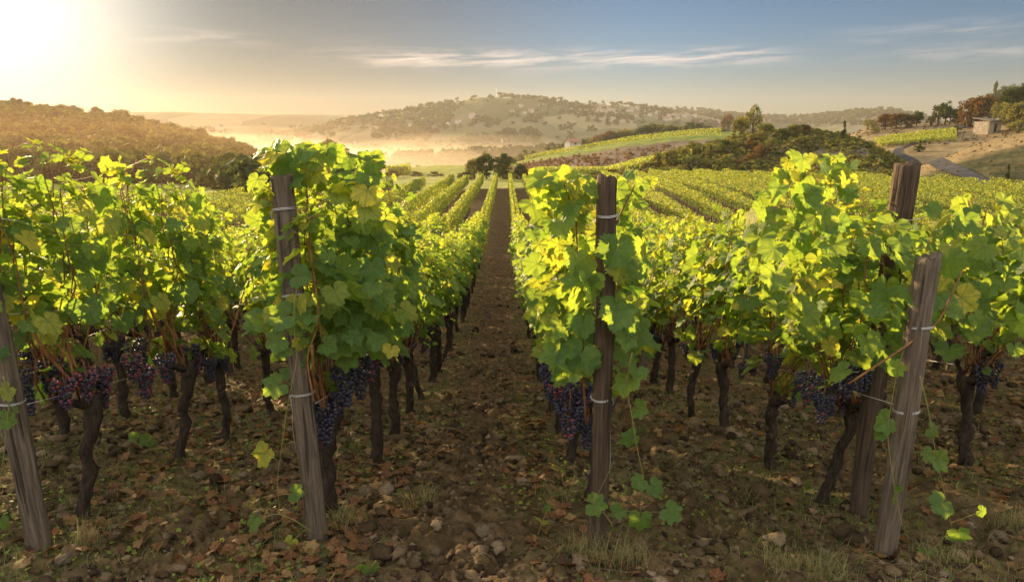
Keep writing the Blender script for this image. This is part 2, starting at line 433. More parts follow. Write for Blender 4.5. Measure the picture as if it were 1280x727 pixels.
# ================================================================= ground
PY = [-6, 0, 2, 3.13, 3.6, 4.5, 5.8, 6.6, 8.5, 12, 18, 28, 45, 70, 90, 120, 200, 320, 3000]
PD = [.9, 1.60, 1.86, 2.07, 2.15, 2.36, 2.66, 2.83, 3.20, 3.74, 4.32, 4.85, 5.05, 5.35, 5.6, 6.5, 15, 26, 30]
def prof(Y):
    Y = np.asarray(Y, float); e = np.minimum(.5+.06*np.abs(Y), 12)
    return sum(np.interp(Y+k*e, PY, PD) for k in (-1, -.5, 0, .5, 1))/5
ROW0 = .465; DX = 1.43
def gbase(x, y):
    d = prof(y)
    side = sstep(.25, .6, np.asarray(x)/(np.abs(y)+40))*sstep(90, 160, y)
    return CAMZ - d*(1-side) - np.minimum(d, 5.8)*side
def gz(x, y):
    x = np.asarray(x, float); y = np.asarray(y, float)
    z = gbase(x, y)
    u = (x-ROW0)/DX; row = .5+.5*np.cos(2*np.pi*u)      # 1 under the rows
    near = 1-sstep(20, 60, np.hypot(x, y))
    z = z + .035*row
    z = z - 1.1*np.exp(-((y-27)/11)**2)*sstep(5, 13, np.abs(x))
    z = z + .75*sstep(30, 62, y)*(1-sstep(70, 90, y))*sstep(4, 12, x)
    aisle = (1-row)
    cl = np.abs(fbm(x*5.2, y*5.2, 3, 3)); cl2 = fbm(x*19, y*19, 7, 2)
    z = z + near*(.085*(.45-cl)*(.5+aisle) + .026*cl2*(.5+aisle) + .03*fbm(x*1.1, y*1.1, 5, 2))
    z = z + (1-near)*.05*fbm(x*.4, y*.4, 9, 2)
    return z
def gz1(x, y): return float(gz(np.array([x]), np.array([y]))[0])
def field_end(x):
    """far edge of the vineyard rows"""
    return float(np.interp(x, [-40, -27, -18, -13, -8, 0, 20, 32, 40, 60], [40, 50, 52, 58, 68, 71, 70, 62, 52, 42]))
def hit_ground(px, py):
    d = ray(px, py); lo, hi = .5, 400.
    p0 = Vector((0, 0, CAMZ)); t = .5; prev = t
    while t < 400:
        p = p0+d*t
        if p.z < gz1(p.x, p.y):
            a, b = prev, t
            for _ in range(18):
                m_ = (a+b)/2; p = p0+d*m_
                if p.z < gz1(p.x, p.y): b = m_
                else: a = m_
            return p0+d*b
        prev = t; t *= 1.03
    return p0+d*400

def build_ground():
    azd = np.concatenate([np.linspace(-180, -50, 40)[:-1], np.linspace(-50, 50, 640), np.linspace(50, 180, 40)[1:]])
    rad = np.concatenate([[.3, .8, 1.2, 1.6, 2.0], 2.0*1.0075**np.arange(1, 440), 2.0*1.0075**439*1.035**np.arange(1, 125)])
    rad = rad[rad < 2000]
    A, Rr = np.meshgrid(np.radians(azd), rad)
    x = Rr*np.sin(A); y = Rr*np.cos(A); z = gz(x, np.maximum(y, -6+0*y)); z = np.where(y < -6, gz(x, np.full_like(y, -6)), z)
    nr, nc = A.shape
    V = np.stack([x, y, z], -1).reshape(-1, 3)
    V = np.vstack([V, [0, 0, gz1(0, 0)]])
    i, j = np.meshgrid(np.arange(nr-1), np.arange(nc-1), indexing='ij')
    q = i*nc+j
    T = np.stack([q, q+1, q+nc+1, q+nc], -1).reshape(-1, 4)[:, ::-1]
    T = np.concatenate([T[:, [0, 1, 2]], T[:, [0, 2, 3]]])
    c = len(V)-1; T = np.vstack([T, np.stack([np.full(nc-1, c), np.arange(1, nc), np.arange(nc-1)], -1)[:, ::-1]])
    u = (V[:, 0]-ROW0)/DX; row = .5+.5*np.cos(2*np.pi*u)
    ends = np.interp(V[:, 0], [-40, -27, -18, -13, -8, 0, 20, 32, 40, 60], [40, 50, 52, 58, 68, 71, 70, 62, 52, 42])
    grass = sstep(0, 2.5, V[:, 1]-ends+.8*fbm(V[:, 0]*.5, V[:, 1]*.5, 2))
    litter = np.clip(.65+.3*row, 0, 1)*sstep(5, 9, V[:, 1])*.95
    green = np.clip(.35+.75*row, 0, 1)
    # worn central aisle stays bare soil
    bare = np.exp(-((V[:, 0]+.25)/.33)**2); green *= 1-.8*bare; litter *= 1-.15*bare
    o = link('ground', mesh('ground', V, T, M_SOIL, {'grass': grass, 'litter': litter, 'green': green}))
    tag(o, kind='structure')
build_ground()

# ================================================================= hills
surfaces = {}
def hill(name, crest, df, db, zf, zb, mat, seed=0, amp=1.0, nscale=.03, bump_pow=1.0, attrf=None, ncol=220, nrow=60, dsub=0.0):
    """crest: (px, py, D). A real mound: front foot df metres nearer, back foot db metres further."""
    azs, Ds, Zs = [], [], []
    for px, py, D in crest:
        p = atD(px, py, D); azs.append(math.atan2(p.x, p.y)); Ds.append(D); Zs.append(p.z-dsub)
    a = np.linspace(azs[0], azs[-1], ncol)
    D = np.interp(a, azs, Ds); Z = np.interp(a, azs, Zs)
    k = max(3, ncol//60); ker = np.ones(k)/k
    pad = lambda v: np.convolve(np.pad(v, k, mode='edge'), ker, 'same')[k:-k]
    D, Z = pad(D), pad(Z)
    s = np.linspace(-1, 1, nrow)
    A, S = np.meshgrid(a, s, indexing='ij')
    Dc = D[:, None]; Zc = Z[:, None]
    r = np.where(S < 0, Dc+S*df, Dc+S*db)
    w_ = np.where(S < 0, (1+S), (1-S)); w_ = w_**bump_pow
    w_ = w_*w_*(3-2*w_)*.6 + w_*.4
    edge = sstep(0, .06, (A-a[0])/(a[-1]-a[0]))*sstep(0, .06, (a[-1]-A)/(a[-1]-a[0]))
    foot = np.where(S < 0, zf, zb)
    z = foot+(Zc-foot)*w_*edge
    x = r*np.sin(A); y = r*np.cos(A)
    z = z+amp*fbm(x*nscale, y*nscale, seed, 5)*np.clip(w_*3, 0, 1)*(1-.7*np.exp(-(S/.12)**2))
    z = z+amp*.12*fbm(x*nscale*12, y*nscale*12, seed+3, 2)
    V = np.stack([x, y, z], -1).reshape(-1, 3)
    i, j = np.meshgrid(np.arange(ncol-1), np.arange(nrow-1), indexing='ij'); q = i*nrow+j
    T = np.stack([q, q+1, q+nrow+1, q+nrow], -1).reshape(-1, 4)
    T = np.concatenate([T[:, [0, 1, 2]], T[:, [0, 2, 3]]])[:, ::-1]
    at = {}
    if attrf: at['zone'] = attrf(A, S, x, y).reshape(-1)
    o = link(name, mesh(name, V, T, mat, at)); tag(o, kind='structure')
    bv = BVHTree.FromPolygons([tuple(v) for v in V], [tuple(int(k_) for k_ in f) for f in T])
    surfaces[name] = (o, bv, V.reshape(ncol, nrow, 3), s)
    return o
def drop(x, y, names=None):
    """height of the highest of the hills / ground at x,y"""
    z = gz1(x, y)
    for n, (o, bv, _, _) in surfaces.items():
        if names and n not in names: continue
        h = bv.ray_cast(Vector((x, y, 400)), Vector((0, 0, -1)))
        if h[0] is not None: z = max(z, h[0].z)
    return z
def hit(px, py, names=None):
    d = ray(px, py).normalized(); o = Vector((0, 0, CAMZ)); best = None
    for n, (_, bv, _, _) in surfaces.items():
        if names and n not in names: continue
        h = bv.ray_cast(o, d)
        if h[0] is not None and (best is None or h[3] < best[1]): best = (h[0], h[3])
    if best is None: return hit_ground(px, py)
    return best[0]

M_FARHILL = hill_mat('far_hill_slopes', [(.3, (.07, .08, .04)), (.5, (.12, .12, .06)), (.7, (.19, .17, .10))], .012,
                     [(0, (.22, .19, .10)), (.25, (.10, .12, .05)), (.5, (.28, .22, .12)), (.7, (.07, .08, .035)), (.85, (.17, .17, .08))], .012, 2)
M_WOODHILL = hill_mat('wooded_hill_floor', [(.3, (.03, .03, .015)), (.6, (.06, .055, .025)), (.8, (.09, .08, .03))], .05)
M_RIDGE = hill_mat('ridge_slope', [(.3, (.12, .085, .055)), (.5, (.19, .14, .095)), (.7, (.25, .19, .13))], .06, attr_mix=('zone', ((.13, .18, .035), (.22, .25, .05))), bd=.8, fine=.5)
M_MEADOW = hill_mat('meadow', [(.3, (.10, .075, .045)), (.7, (.20, .15, .10))], .15, attr_mix=('zone', ((.20, .25, .05), (.32, .33, .08))), bd=.2)
M_MOUND = hill_mat('mound_scrub', [(.3, (.06, .055, .025)), (.5, (.13, .10, .05)), (.7, (.20, .16, .08))], .2, bd=.3, attr_mix=('zone', ((.12, .10, .07), (.17, .14, .10))), fine=1.5)
M_DRY = hill_mat('dry_grass_slope', [(.3, (.15, .11, .055)), (.5, (.25, .185, .095)), (.7, (.34, .26, .14))], .12, bd=.25, streak=(2.0, (.16, .12, .07), .6), attr_mix=('zone', ((.042, .046, .022), (.09, .08, .038))), fine=1.2)  # zone colours: dark olive carrying the shade on the hillock's lower slope

# far layers first
hill('far_hills', [(-420, 150, 1500), (-200, 148, 1480), (0, 146, 1480), (130, 140, 1480), (200, 139, 1480), (300, 141, 1480), (430, 144, 1480), (520, 152, 1480), (640, 165, 1480)], 380, 300, -32, -32, M_FARHILL, 21, 8, .004)
hill('hazy_hills', [(120, 168, 1250), (220, 162, 1250), (310, 158, 1200), (380, 161, 1200), (440, 163, 1200), (520, 172, 1200)], 260, 300, -30, -32, M_FARHILL, 22, 6, .006)
hill('village_hill', [(330, 172, 1100), (380, 166, 1100), (430, 152, 1100), (480, 144, 1100), (540, 134, 1100), (585, 125, 1110), (600, 121.5, 1110), (660, 123, 1120), (720, 128, 1120), (800, 134, 1150), (860, 142, 1150), (920, 150, 1150), (1000, 170, 1150)], 470, 400, -28, -32, M_FARHILL, 23, 9, .006, attrf=None)
hill('wooded_far_hills', [(760, 150, 1500), (820, 138, 1500), (860, 137, 1500), (905, 143, 1500), (950, 147, 1500), (1010, 148, 1500), (1060, 143, 1450), (1105, 139, 1450), (1150, 148, 1450), (1250, 156, 1450), (1500, 150, 1450)], 500, 400, -30, -32, M_FARHILL, 24, 8, .006)
hill('low_misty_ridge', [(330, 225, 420), (380, 213, 430), (440, 206, 430), (500, 199, 440), (560, 196, 440), (620, 193, 430), (680, 192, 420), (760, 200, 420)], 90, 150, -27, -30, M_WOODHILL, 25, 2, .02)
# near layers
hill('wooded_hill', [(-420, 130, 300), (-200, 133, 300), (-80, 139, 295), (0, 141, 290), (60, 148, 285), (120, 154, 285), (170, 160, 280), (210, 172, 280), (260, 184, 270), (300, 197, 262), (330, 212, 255), (370, 232, 250), (420, 250, 250)], 195, 170, -4.6, -28, M_WOODHILL, 26, 2.0, .02)
def ridge_zone(A, S, x, y): return sstep(-.34, -.31, S+.04*fbm(x*.05, y*.05, 4))*(1-sstep(.3, .5, S))
hill('vineyard_ridge', [(520, 222, 210), (580, 216, 225), (640, 203, 240), (680, 195, 255), (720, 187, 262), (780, 177, 270), (830, 170, 275), (880, 165, 280), (930, 165, 280), (1000, 180, 280), (1080, 200, 280)], 125, 120, -6.5, -28, M_RIDGE, 27, 1.5, .03, attrf=ridge_zone)
def mound_zone(A, S, x, y): return sstep(.30, .38, A+.02*fbm(x*.1, y*.1, 6))
hill('meadow_rise', [(440, 226, 150), (475, 219, 150), (505, 210, 152), (545, 206, 155), (590, 206, 155), (640, 212, 155), (690, 222, 152)], 48, 60, -8, -20, M_MEADOW, 31, .4, .06, attrf=lambda A, S, x, y: sstep(-.42, -.38, S))
hill('scrub_mound', [(740, 224, 115), (790, 210, 118), (830, 200, 120), (870, 190, 122), (915, 176, 124), (955, 168, 125), (1000, 166, 124), (1040, 172, 120), (1075, 182, 116), (1110, 200, 112), (1140, 215, 108), (1175, 232, 104)], 40, 70, -4.2, -5, M_MOUND, 28, 1.3, .08, attrf=mound_zone)
hill('dry_hilltop', [(960, 200, 205), (1010, 190, 205), (1050, 172, 200), (1080, 163, 195), (1120, 157, 190), (1160, 154, 188), (1200, 153, 186), (1250, 150, 184), (1330, 140, 180), (1480, 128, 176), (1700, 130, 170)], 95, 90, -5.5, -14, M_DRY, 29, 1.0, .05, attrf=lambda A, S, x, y: 0*A)
hill('brown_hillock', [(1060, 245, 80), (1110, 226, 82), (1150, 208, 85), (1190, 193, 88), (1220, 181, 90), (1250, 172, 91), (1290, 163, 92), (1350, 152, 93), (1480, 138, 94), (1700, 130, 94)], 40, 45, -3.9, -5.5, M_DRY, 30, .5, .12, attrf=lambda A, S, x, y: (1-sstep(-.30, -.20, S+.05*fbm(x*.15, y*.15, 3))))  # zone paints the shaded lower slope into the colour

# ================================================================= leaves
OUT = [(0, 1.0), (5, .91), (9, .93), (13, .84), (18, .86), (23, .76), (29, .71), (33, .79), (38, .79), (42, .90), (47, .85), (51, .97), (56, .86), (61, .89), (66, .79),
       (72, .80), (78, .69), (84, .76), (90, .75), (96, .84), (102, .78), (108, .86), (113, .80), (119, .82), (126, .73), (133, .74), (141, .65), (150, .62), (160, .52), (170, .30)]
def leaf_template(rng, lod):
    if lod == 0: prof_ = OUT
    elif lod == 1: prof_ = [(0, 1.0), (12, .86), (26, .70), (40, .82), (51, .95), (64, .82), (78, .68), (96, .78), (112, .82), (130, .72), (155, .55), (172, .28)]
    else: prof_ = [(0, 1.0), (28, .66), (50, .92), (80, .60), (112, .78), (160, .40)]
    pts = [(a*(1+.0), r) for a, r in prof_]
    full = [(-a, r) for a, r in reversed(pts[1:])] + pts
    V = [(0, 0, 0)]
    f = rng.normal(1, .045, len(full)) if lod == 0 else np.ones(len(full))
    asp = rng.uniform(.88, 1.08)
    rings = (.5, 1.0) if lod < 2 else (1.0,)
    for k in rings:
        for (a, r), g in zip(full, f):
            rr = r*(g if k == 1 else 1)*k
            if k < 1: rr = k*(.5*r+.38)
            V.append((rr*math.sin(R(a))*asp, rr*math.cos(R(a)), 0))
    V = np.array(V); n = len(full); T = []
    for i in range(n-1): T.append((0, 1+i+1, 1+i))
    if len(rings) == 2:
        for i in range(n-1):
            a_, b_ = 1+i, 1+n+i
            T += [(a_, a_+1, b_+1), (a_, b_+1, b_)]
    luv = V.copy()
    x, y = V[:, 0], V[:, 1]; r2 = x*x+y*y; th = np.arctan2(x, y)
    fold = rng.uniform(.02, .60); droop = rng.uniform(.0, .65); wav = rng.uniform(.03, .11); ph = rng.uniform(0, 6)
    z = fold*np.abs(x)*(1-.3*np.abs(x)) - droop*r2*.6 + wav*np.sin(th*5+ph)*r2 + .035*np.cos(th*7.2)*np.sqrt(r2) + .05*rng.normal()*x
    V[:, 2] = z
    return V, np.array(T), luv
_r = np.random.default_rng(5)
TPL = {l: [leaf_template(_r, l) for _ in range(14)] for l in (0, 1, 2)}
def norm(v): return v/(np.linalg.norm(v, axis=-1, keepdims=True)+1e-9)
def leaf_soup(rng, pos, tip, nrm, size, rnd, lod=0):
    pos, tip, nrm = map(lambda a: np.asarray(a, float), (pos, tip, nrm)); size = np.asarray(size, float); rnd = np.asarray(rnd, float)
    tip = norm(tip); nrm = norm(nrm-tip*(nrm*tip).sum(-1, keepdims=True)); side = np.cross(tip, nrm)
    M = np.stack([side, tip, nrm], -1)
    which = rng.integers(0, len(TPL[lod]), len(pos))
    mb = MB()
    for k, (V, T, luv) in enumerate(TPL[lod]):
        ix = np.where(which == k)[0]
        if not len(ix): continue
        W = np.einsum('nij,vj->nvi', M[ix], V)*size[ix][:, None, None] + pos[ix][:, None, :]
        TT = (T[None]+(np.arange(len(ix))*len(V))[:, None, None]).reshape(-1, 3)
        mb.add(W.reshape(-1, 3), TT, rnd=np.repeat(rnd[ix], len(V)), luv=np.tile(luv, (len(ix), 1)))
    return mb
def merge(mbs):
    m = MB()
    for b in mbs:
        for V, T, mi in zip(b.V, b.T, b.MI): pass
    return m
def soup_mesh(name, soups, mat):
    m = MB()
    for s in soups:
        off = m.n
        for V in s.V: m.V.append(V)
        for T in s.T: m.T.append(T+off)
        m.MI += s.MI; m.n += s.n
        for k, v in s.A.items(): m.A.setdefault(k, []).extend(v)
    return m.mesh(name, [mat])

def rand_leaf_rnd(rng, n, hi=0.0):
    r = rng.beta(1.6, 3.2, n); y = rng.random(n) < .06; r[y] = rng.uniform(.75, 1, y.sum())
    return np.clip(r+hi, 0, 1)

def grow_shoots(rng, n_shoots, spread, z0, ztop, halfw, lsize, nodes_step=.056):
    """returns shoots (list of paths) and leaf arrays for one vine canopy"""
    paths, P, Tp, N, S, Rn, pet = [], [], [], [], [], [], []
    for i in range(n_shoots):
        y0 = rng.uniform(-.16, .16); tgt = (i+.5)/n_shoots*2*spread-spread+rng.normal(0, .05)
        x1 = rng.normal(0, halfw*.38); zt = ztop+rng.normal(0, .065)
        n = 10; t = np.linspace(0, 1, n)
        path = np.stack([x1*np.sin(t*math.pi*.9)+rng.normal(0, .012, n), y0+(tgt-y0)*np.minimum(1, t*2.2)**.8+rng.normal(0, .012, n), z0+(zt-z0)*t], -1)
        if rng.random() < .45:   # tip arches over
            path[-1] += (rng.choice([-1, 1])*rng.uniform(.03, .14), rng.normal(0, .06), -.06); path[-2] += (0, 0, .02)
        paths.append(path)
        L = np.linalg.norm(np.diff(path, axis=0), axis=1).sum(); m = int(L/nodes_step)
        for k in range(m):
            u = (k+.5)/m
            if path[0, 2]+(path[-1, 2]-path[0, 2])*u < z0+.35 and rng.random() < .88: continue
            reps = 1+(rng.random() < .75)+(rng.random() < .3)
            for _ in range(reps):
                p = np.array([np.interp(u, t, path[:, a]) for a in range(3)])
                sgn = 1 if rng.random() < .5 else -1
                ang = rng.normal(0, .75); out = np.array([sgn*math.cos(ang), math.sin(ang), 0])
                pl = rng.uniform(.05, .17)*(1 if u < .9 else .55)
                q = p+out*pl*(.5+.5*halfw/.25)+np.array([0, 0, rng.normal(.015, .035)])
                if abs(q[0]) > halfw*1.35: q[0] *= .75
                tip = out*rng.uniform(.25, 1.0)+np.array([rng.normal(0, .35), rng.normal(0, .35), -rng.uniform(.15, 1.1)])
                if u > .88: tip[2] += rng.uniform(.2, 1.0)
                nr = out*rng.uniform(.15, 1.0)+np.array([rng.normal(0, .35), rng.normal(0, .35), rng.uniform(.25, 1.0)])
                sz = lsize*(rng.uniform(.5, 1.1) if rng.random() < .85 else rng.uniform(1.1, 1.4))*(1 if u < .82 else rng.uniform(.4, .85))
                P.append(q); Tp.append(tip); N.append(nr); S.append(sz); Rn.append(min(1, rand_leaf_rnd(rng, 1)[0]+(.22 if u > .85 else 0)))
                pet.append((p, q))
    return paths, (np.array(P), np.array(Tp), np.array(N), np.array(S), np.array(Rn)), pet

def petiole_soup(pet, rad=.0016):
    V, T = [], []; n = 0
    for p, q in pet:
        d = q-p; L = np.linalg.norm(d)+1e-6; d = d/L; a = np.cross(d, [.3, .2, 1.]); a /= np.linalg.norm(a)+1e-9; b = np.cross(d, a)
        for c in (p, q):
            for k in range(3):
                th = k*2.0944; V.append(c+rad*(math.cos(th)*a+math.sin(th)*b))
        for k in range(3):
            k2 = (k+1) % 3; T += [(n+k, n+k2, n+3+k2), (n+k, n+3+k2, n+3+k)]
        n += 6
    return np.array(V), np.array(T)

def trunk_mesh(rng, h=.66, lod=0):
    n = 16 if lod == 0 else 7; t = np.linspace(0, 1, n); sides = 12 if lod == 0 else 6
    wob = np.cumsum(rng.normal(0, .0085, (n, 2)), axis=0); wob -= wob[0]
    lean = rng.normal(0, .045, 2)
    P = np.stack([wob[:, 0]+lean[0]*t, wob[:, 1]+lean[1]*t, -.06+(h+.06)*t], -1)
    rad = .034*(1+.55*np.exp(-t*7)+.35*np.exp(-((t-1)/.16)**2))*(1+rng.normal(0, .10, n))*rng.uniform(.85, 1.15)
    mb = MB(); V, T = tube(P, rad, sides, rng, .15, twist=.15); mb.add(V, T, 0)
    top = P[-1]
    for s in (-1, 1, rng.choice([-1, 1])):   # knuckled arms of the head
        L = rng.uniform(.10, .22); m = 6; u = np.linspace(0, 1, m)
        Q = top+np.stack([rng.normal(0, .02, m), s*L*u+rng.normal(0, .006, m), .10*u**1.5-.03+rng.normal(0, .006, m)], -1)
        V, T = tube(Q, .026*(1-.4*u)*(1+rng.normal(0, .15, m)), 8 if lod == 0 else 5, rng, .12); mb.add(V, T, 0)
    # burls and loose bark strips
    if lod == 0:
        for _ in range(5):
            V, T = ICO1; c = P[rng.integers(4, n)]; a = rng.uniform(0, 6.28)
            mb.add(V*rng.uniform(.012, .03)*np.array([1, 1, 1.5])+c+np.array([math.cos(a), math.sin(a), 0])*.026, T, 0)
    return mb.mesh('vine_trunk', [M_BARK]), top

def cluster_mesh(rng, red=0.0, n=95, L=.20, W=.062):
    mb = MB(); pts = []
    for _ in range(2600):
        u = rng.random()**.85; w_ = W*(1-.78*u**1.4)*(1+.15*math.sin(u*9))
        a = rng.uniform(0, 2*math.pi); r_ = w_*math.sqrt(rng.uniform(.45, 1))
        p = np.array([r_*math.cos(a), r_*math.sin(a), -u*L-.02])
        if all(np.linalg.norm(p-q) > .0165 for q in pts): pts.append(p)
        if len(pts) >= n: break
    for p in pts:
        V, T = ICO1; s = rng.uniform(.0085, .0108)
        r_ = min(1, rng.beta(1.5, 4)*.8) if rng.random() > red else rng.uniform(.7, 1)
        mb.add(V*s+p, T, 0, rnd=r_)
    V, T = tube([(0, 0, .06), (.004, 0, .02), (0, .003, -.04), (0, 0, -L*.8)], [.0028, .0026, .002, .001], 5)
    mb.add(V, T, 1, rnd=0.0)
    return mb.mesh('grape_bunch', [M_GRAPE, M_CANE])
rg = np.random.default_rng(11)
BUNCH = [cluster_mesh(rg, r, n, L, W) for r, n, L, W in ((.0, 105, .20, .060), (.04, 90, .17, .055), (.12, 100, .19, .065), (.45, 95, .17, .06), (.0, 120, .24, .062))]

# ---- vine variants ---------------------------------------------------------
def make_vine(seed, detail=True):
    rng = np.random.default_rng(seed)
    root = empty('grapevine')
    tm, top = trunk_mesh(rng, rng.uniform(.58, .70), 0 if detail else 1)
    link('trunk', tm, root)
    z0 = top[2]+.04
    paths, L, pet = grow_shoots(rng, 10, .52, z0, 1.90, .235, .080)
    # lower leaf skirt
    if detail:
        canes = MB()
        for p in paths:
            V, T = tube(p, np.linspace(.0055, .0022, len(p)), 5); canes.add(V, T, 0)
        for _ in range(3):
            p = np.linspace([top[0], top[1]+rng.normal(0, .05), top[2]-.02], [rng.normal(0, .08), rng.normal(0, .3), 1.15], 5)+rng.normal(0, .012, (5, 3))
            V, T = tube(p, .0068, 6); canes.add(V, T, 0)
        V, T = petiole_soup(pet); canes.add(V, T, 1)
        link('canes', canes.mesh('vine_canes', [M_CANE, M_GREENSTEM]), root)
    m = soup_mesh('vine_foliage', [leaf_soup(rng, *L, lod=0 if detail else 1)], M_LEAF)
    link('foliage', m, root)
    if detail:
        for k in range(int(rng.integers(2, 5))):
            b = BUNCH[rng.choice([0, 1, 2, 4])]
            o = link('grape_bunch', b, root, (rng.choice([-1, 1])*rng.uniform(.02, .11), rng.uniform(-.28, .28), z0+rng.uniform(.02, .22)))
            o.rotation_euler = (rng.normal(0, .15), rng.normal(0, .15), rng.uniform(0, 6)); s = rng.uniform(.72, 1.0); o.scale = (s, s, s)
    return root
NVAR = 9
VARS = [make_vine(100+i) for i in range(NVAR)]
VARS_FAR = [make_vine(200+i, False) for i in range(5)]
used_v = set(); used_f = set()

ORD = ['first', 'second', 'third', 'fourth', 'fifth', 'sixth', 'seventh', 'eighth', 'ninth', 'tenth', 'eleventh', 'twelfth', 'thirteenth', 'fourteenth', 'fifteenth',
       'sixteenth', 'seventeenth', 'eighteenth', 'nineteenth']
TENS = {2: 'twent', 3: 'thirt', 4: 'fort', 5: 'fift', 6: 'sixt', 7: 'sevent', 8: 'eight', 9: 'ninet'}
def ordw(n):
    """1 -> first"""
    if n < 20: return ORD[n-1]
    if n > 99: return ('hundred-and-'+ordw(n-100)) if n > 100 else 'hundredth'
    a, b = divmod(n, 10)
    return TENS[a]+('ieth' if b == 0 else 'y-'+ORD[b-1])

def row_x(i): return ROW0+i*DX
def row_name(i):
    if i == 0: return 'the row just right of the central path'
    if i == -1: return 'the row just left of the central path'
    return f'the {ordw(i+1 if i > 0 else -i)} row {"right" if i > 0 else "left"} of the central path'
VINE_STEP = .95
cand = []
for i in range(-26, 28):
    x = row_x(i); y0 = 3.62 if i != 0 else 3.72
    k = 0
    while True:
        y = y0+k*VINE_STEP+.12*math.sin(i*7.3+k*3.1)
        if y > 45: break
        k += 1
        a = math.degrees(math.atan2(x, y))-0.5
        edge = 37.8+math.degrees(1.1/math.hypot(x, y))
        if abs(a) < edge: cand.append((math.hypot(x, y), i, k, x, y))
cand.sort(); cand = cand[:300]; near_set = {}
for _, i, k, x, y in cand: near_set[i] = max(near_set.get(i, 0), y+VINE_STEP/2)
rv = random.Random(3)
vines = {}
for j, (d, i, k, x, y) in enumerate(cand):
    near = d < 17
    pool, used = (VARS, used_v) if near else (VARS_FAR, used_f)
    q = rv.randrange(len(pool))
    r = pool[q] if q not in used else copy_tree(pool[q]); used.add(q)
    r.location = (x+rv.gauss(0, .02), y, gz1(x, y)-.02)
    fl = rv.random() < .5
    r.rotation_euler = (0, 0, (math.pi if fl else 0)+rv.gauss(0, .06)); s = rv.uniform(.94, 1.05); r.scale = (rv.uniform(.95, 1.1), s*(.74 if k == 1 and i in (-1, 0, 1) else 1), s*(.95 if (i, k) == (0, 1) else (1.10 if i in (-2, -3) and k <= 2 else 1)))
    desc = 'grapevine with dark gnarled trunk' if near else 'leafy distant grapevine'
    tag(r, f'{desc}, {ordw(k)} along {row_name(i)}', 'grapevine', 'grapevines trained in rows')
    vines[(i, k)] = r
def kill(o):
    for c in list(o.children): kill(c)
    bpy.data.objects.remove(o)
for q, r in enumerate(VARS):
    if q not in used_v: kill(r)
for q, r in enumerate(VARS_FAR):
    if q not in used_f: kill(r)

# ---- the rest of the field as one mass of vine rows ------------------------
def far_rows():
    rng = np.random.default_rng(77); soups = []; bx = MB()
    P = []; S = []; SX = []
    SPLIT = 27.0; rows = []
    for i in range(-42, 48):
        x = row_x(i); ye = field_end(x)+rng.normal(0, .4); ys = max(near_set.get(i, 2.0), abs(x)/1.15-6, 3)
        if abs(x) > 6.5: ye = min(ye, SPLIT)
        rows.append((i, x, ys, ye))
    for k in range(26):      # the wider-spaced outer blocks of the field
        for x in (7.4+2.4*k, -8.1-2.4*k):
            rows.append((60+k if x > 0 else -60-k, x, max(SPLIT, abs(x)/1.15-6), field_end(x)+rng.normal(0, .4)))
    for i, x, ys, ye in rows:
        if ye <= ys+.5: continue
        y = ys
        while y < ye:
            seg = 1.0
            d = math.hypot(x, y); dens = 200 if d < 30 else (190 if d < 45 else 165)
            yy = y+rng.random(dens)*seg; h = rng.random(dens)
            outer = abs(i) >= 60
            top = (1.8 if d < 26 else (1.34 if outer else 1.58))+.03*np.sin(yy*2.1+i)+.10*fbm(yy*.8, np.full(dens, i*3.3), 8)
            zz = (.62+(top-.62)*h**.7) if not outer else (.34+(top-.34)*h**.75)
            w_ = (.22 if d < 27 else .16)*(1-.3*h)
            sx = rng.choice([-1, 1], dens)*w_*np.sqrt(rng.uniform(.25, 1, dens))
            P.append(np.stack([x+sx, yy, gz(np.full(dens, x), yy)+zz], -1)); SX.append(sx); S.append(np.full(dens, .078))
            y += seg
        # trunks, low detail
        for yt in np.arange(ys, min(ye, ys+22), VINE_STEP):
            z = gz1(x, yt); V, T = box(-.018, .018, -.018, .018, -.05, .72); bx.add(V*np.array([1, 1, 1])+np.array([x, yt, z]), T, 0)
    SX = np.concatenate(SX); P = np.concatenate(P); S = np.concatenate(S)*rng.uniform(.75, 1.2, len(P))
    n = len(P)
    a = rng.uniform(0, 2*np.pi, n); out = np.stack([np.cos(a), .6*np.sin(a), 0*a], -1)
    out[:, 0] = np.where(np.abs(out[:, 0]) < .3, .5*np.sign(SX), np.abs(out[:, 0])*np.sign(SX))
    tip = out*rng.uniform(.2, 1, (n, 1))+rng.normal(0, .3, (n, 3))-np.array([0, 0, .6])
    nr = out*rng.uniform(.5, 1, (n, 1))+rng.normal(0, .25, (n, 3))+np.array([0, 0, .35])
    rnd = rand_leaf_rnd(rng, n, .05)
    o = link('vine_rows', soup_mesh('vine_rows', [leaf_soup(rng, P, tip, nr, S, rnd, 2)], M_LEAF_FAR))
    tag(o, 'mass of trimmed green vine rows filling the field beyond the nearest vines', 'vine rows', kind='stuff')
    o = link('vine_row_trunks', bx.mesh('vine_row_trunks', [M_BARK], False))
    tag(o, 'dark vine trunks under the massed rows in the middle of the field', 'vine trunks', kind='stuff')
far_rows()

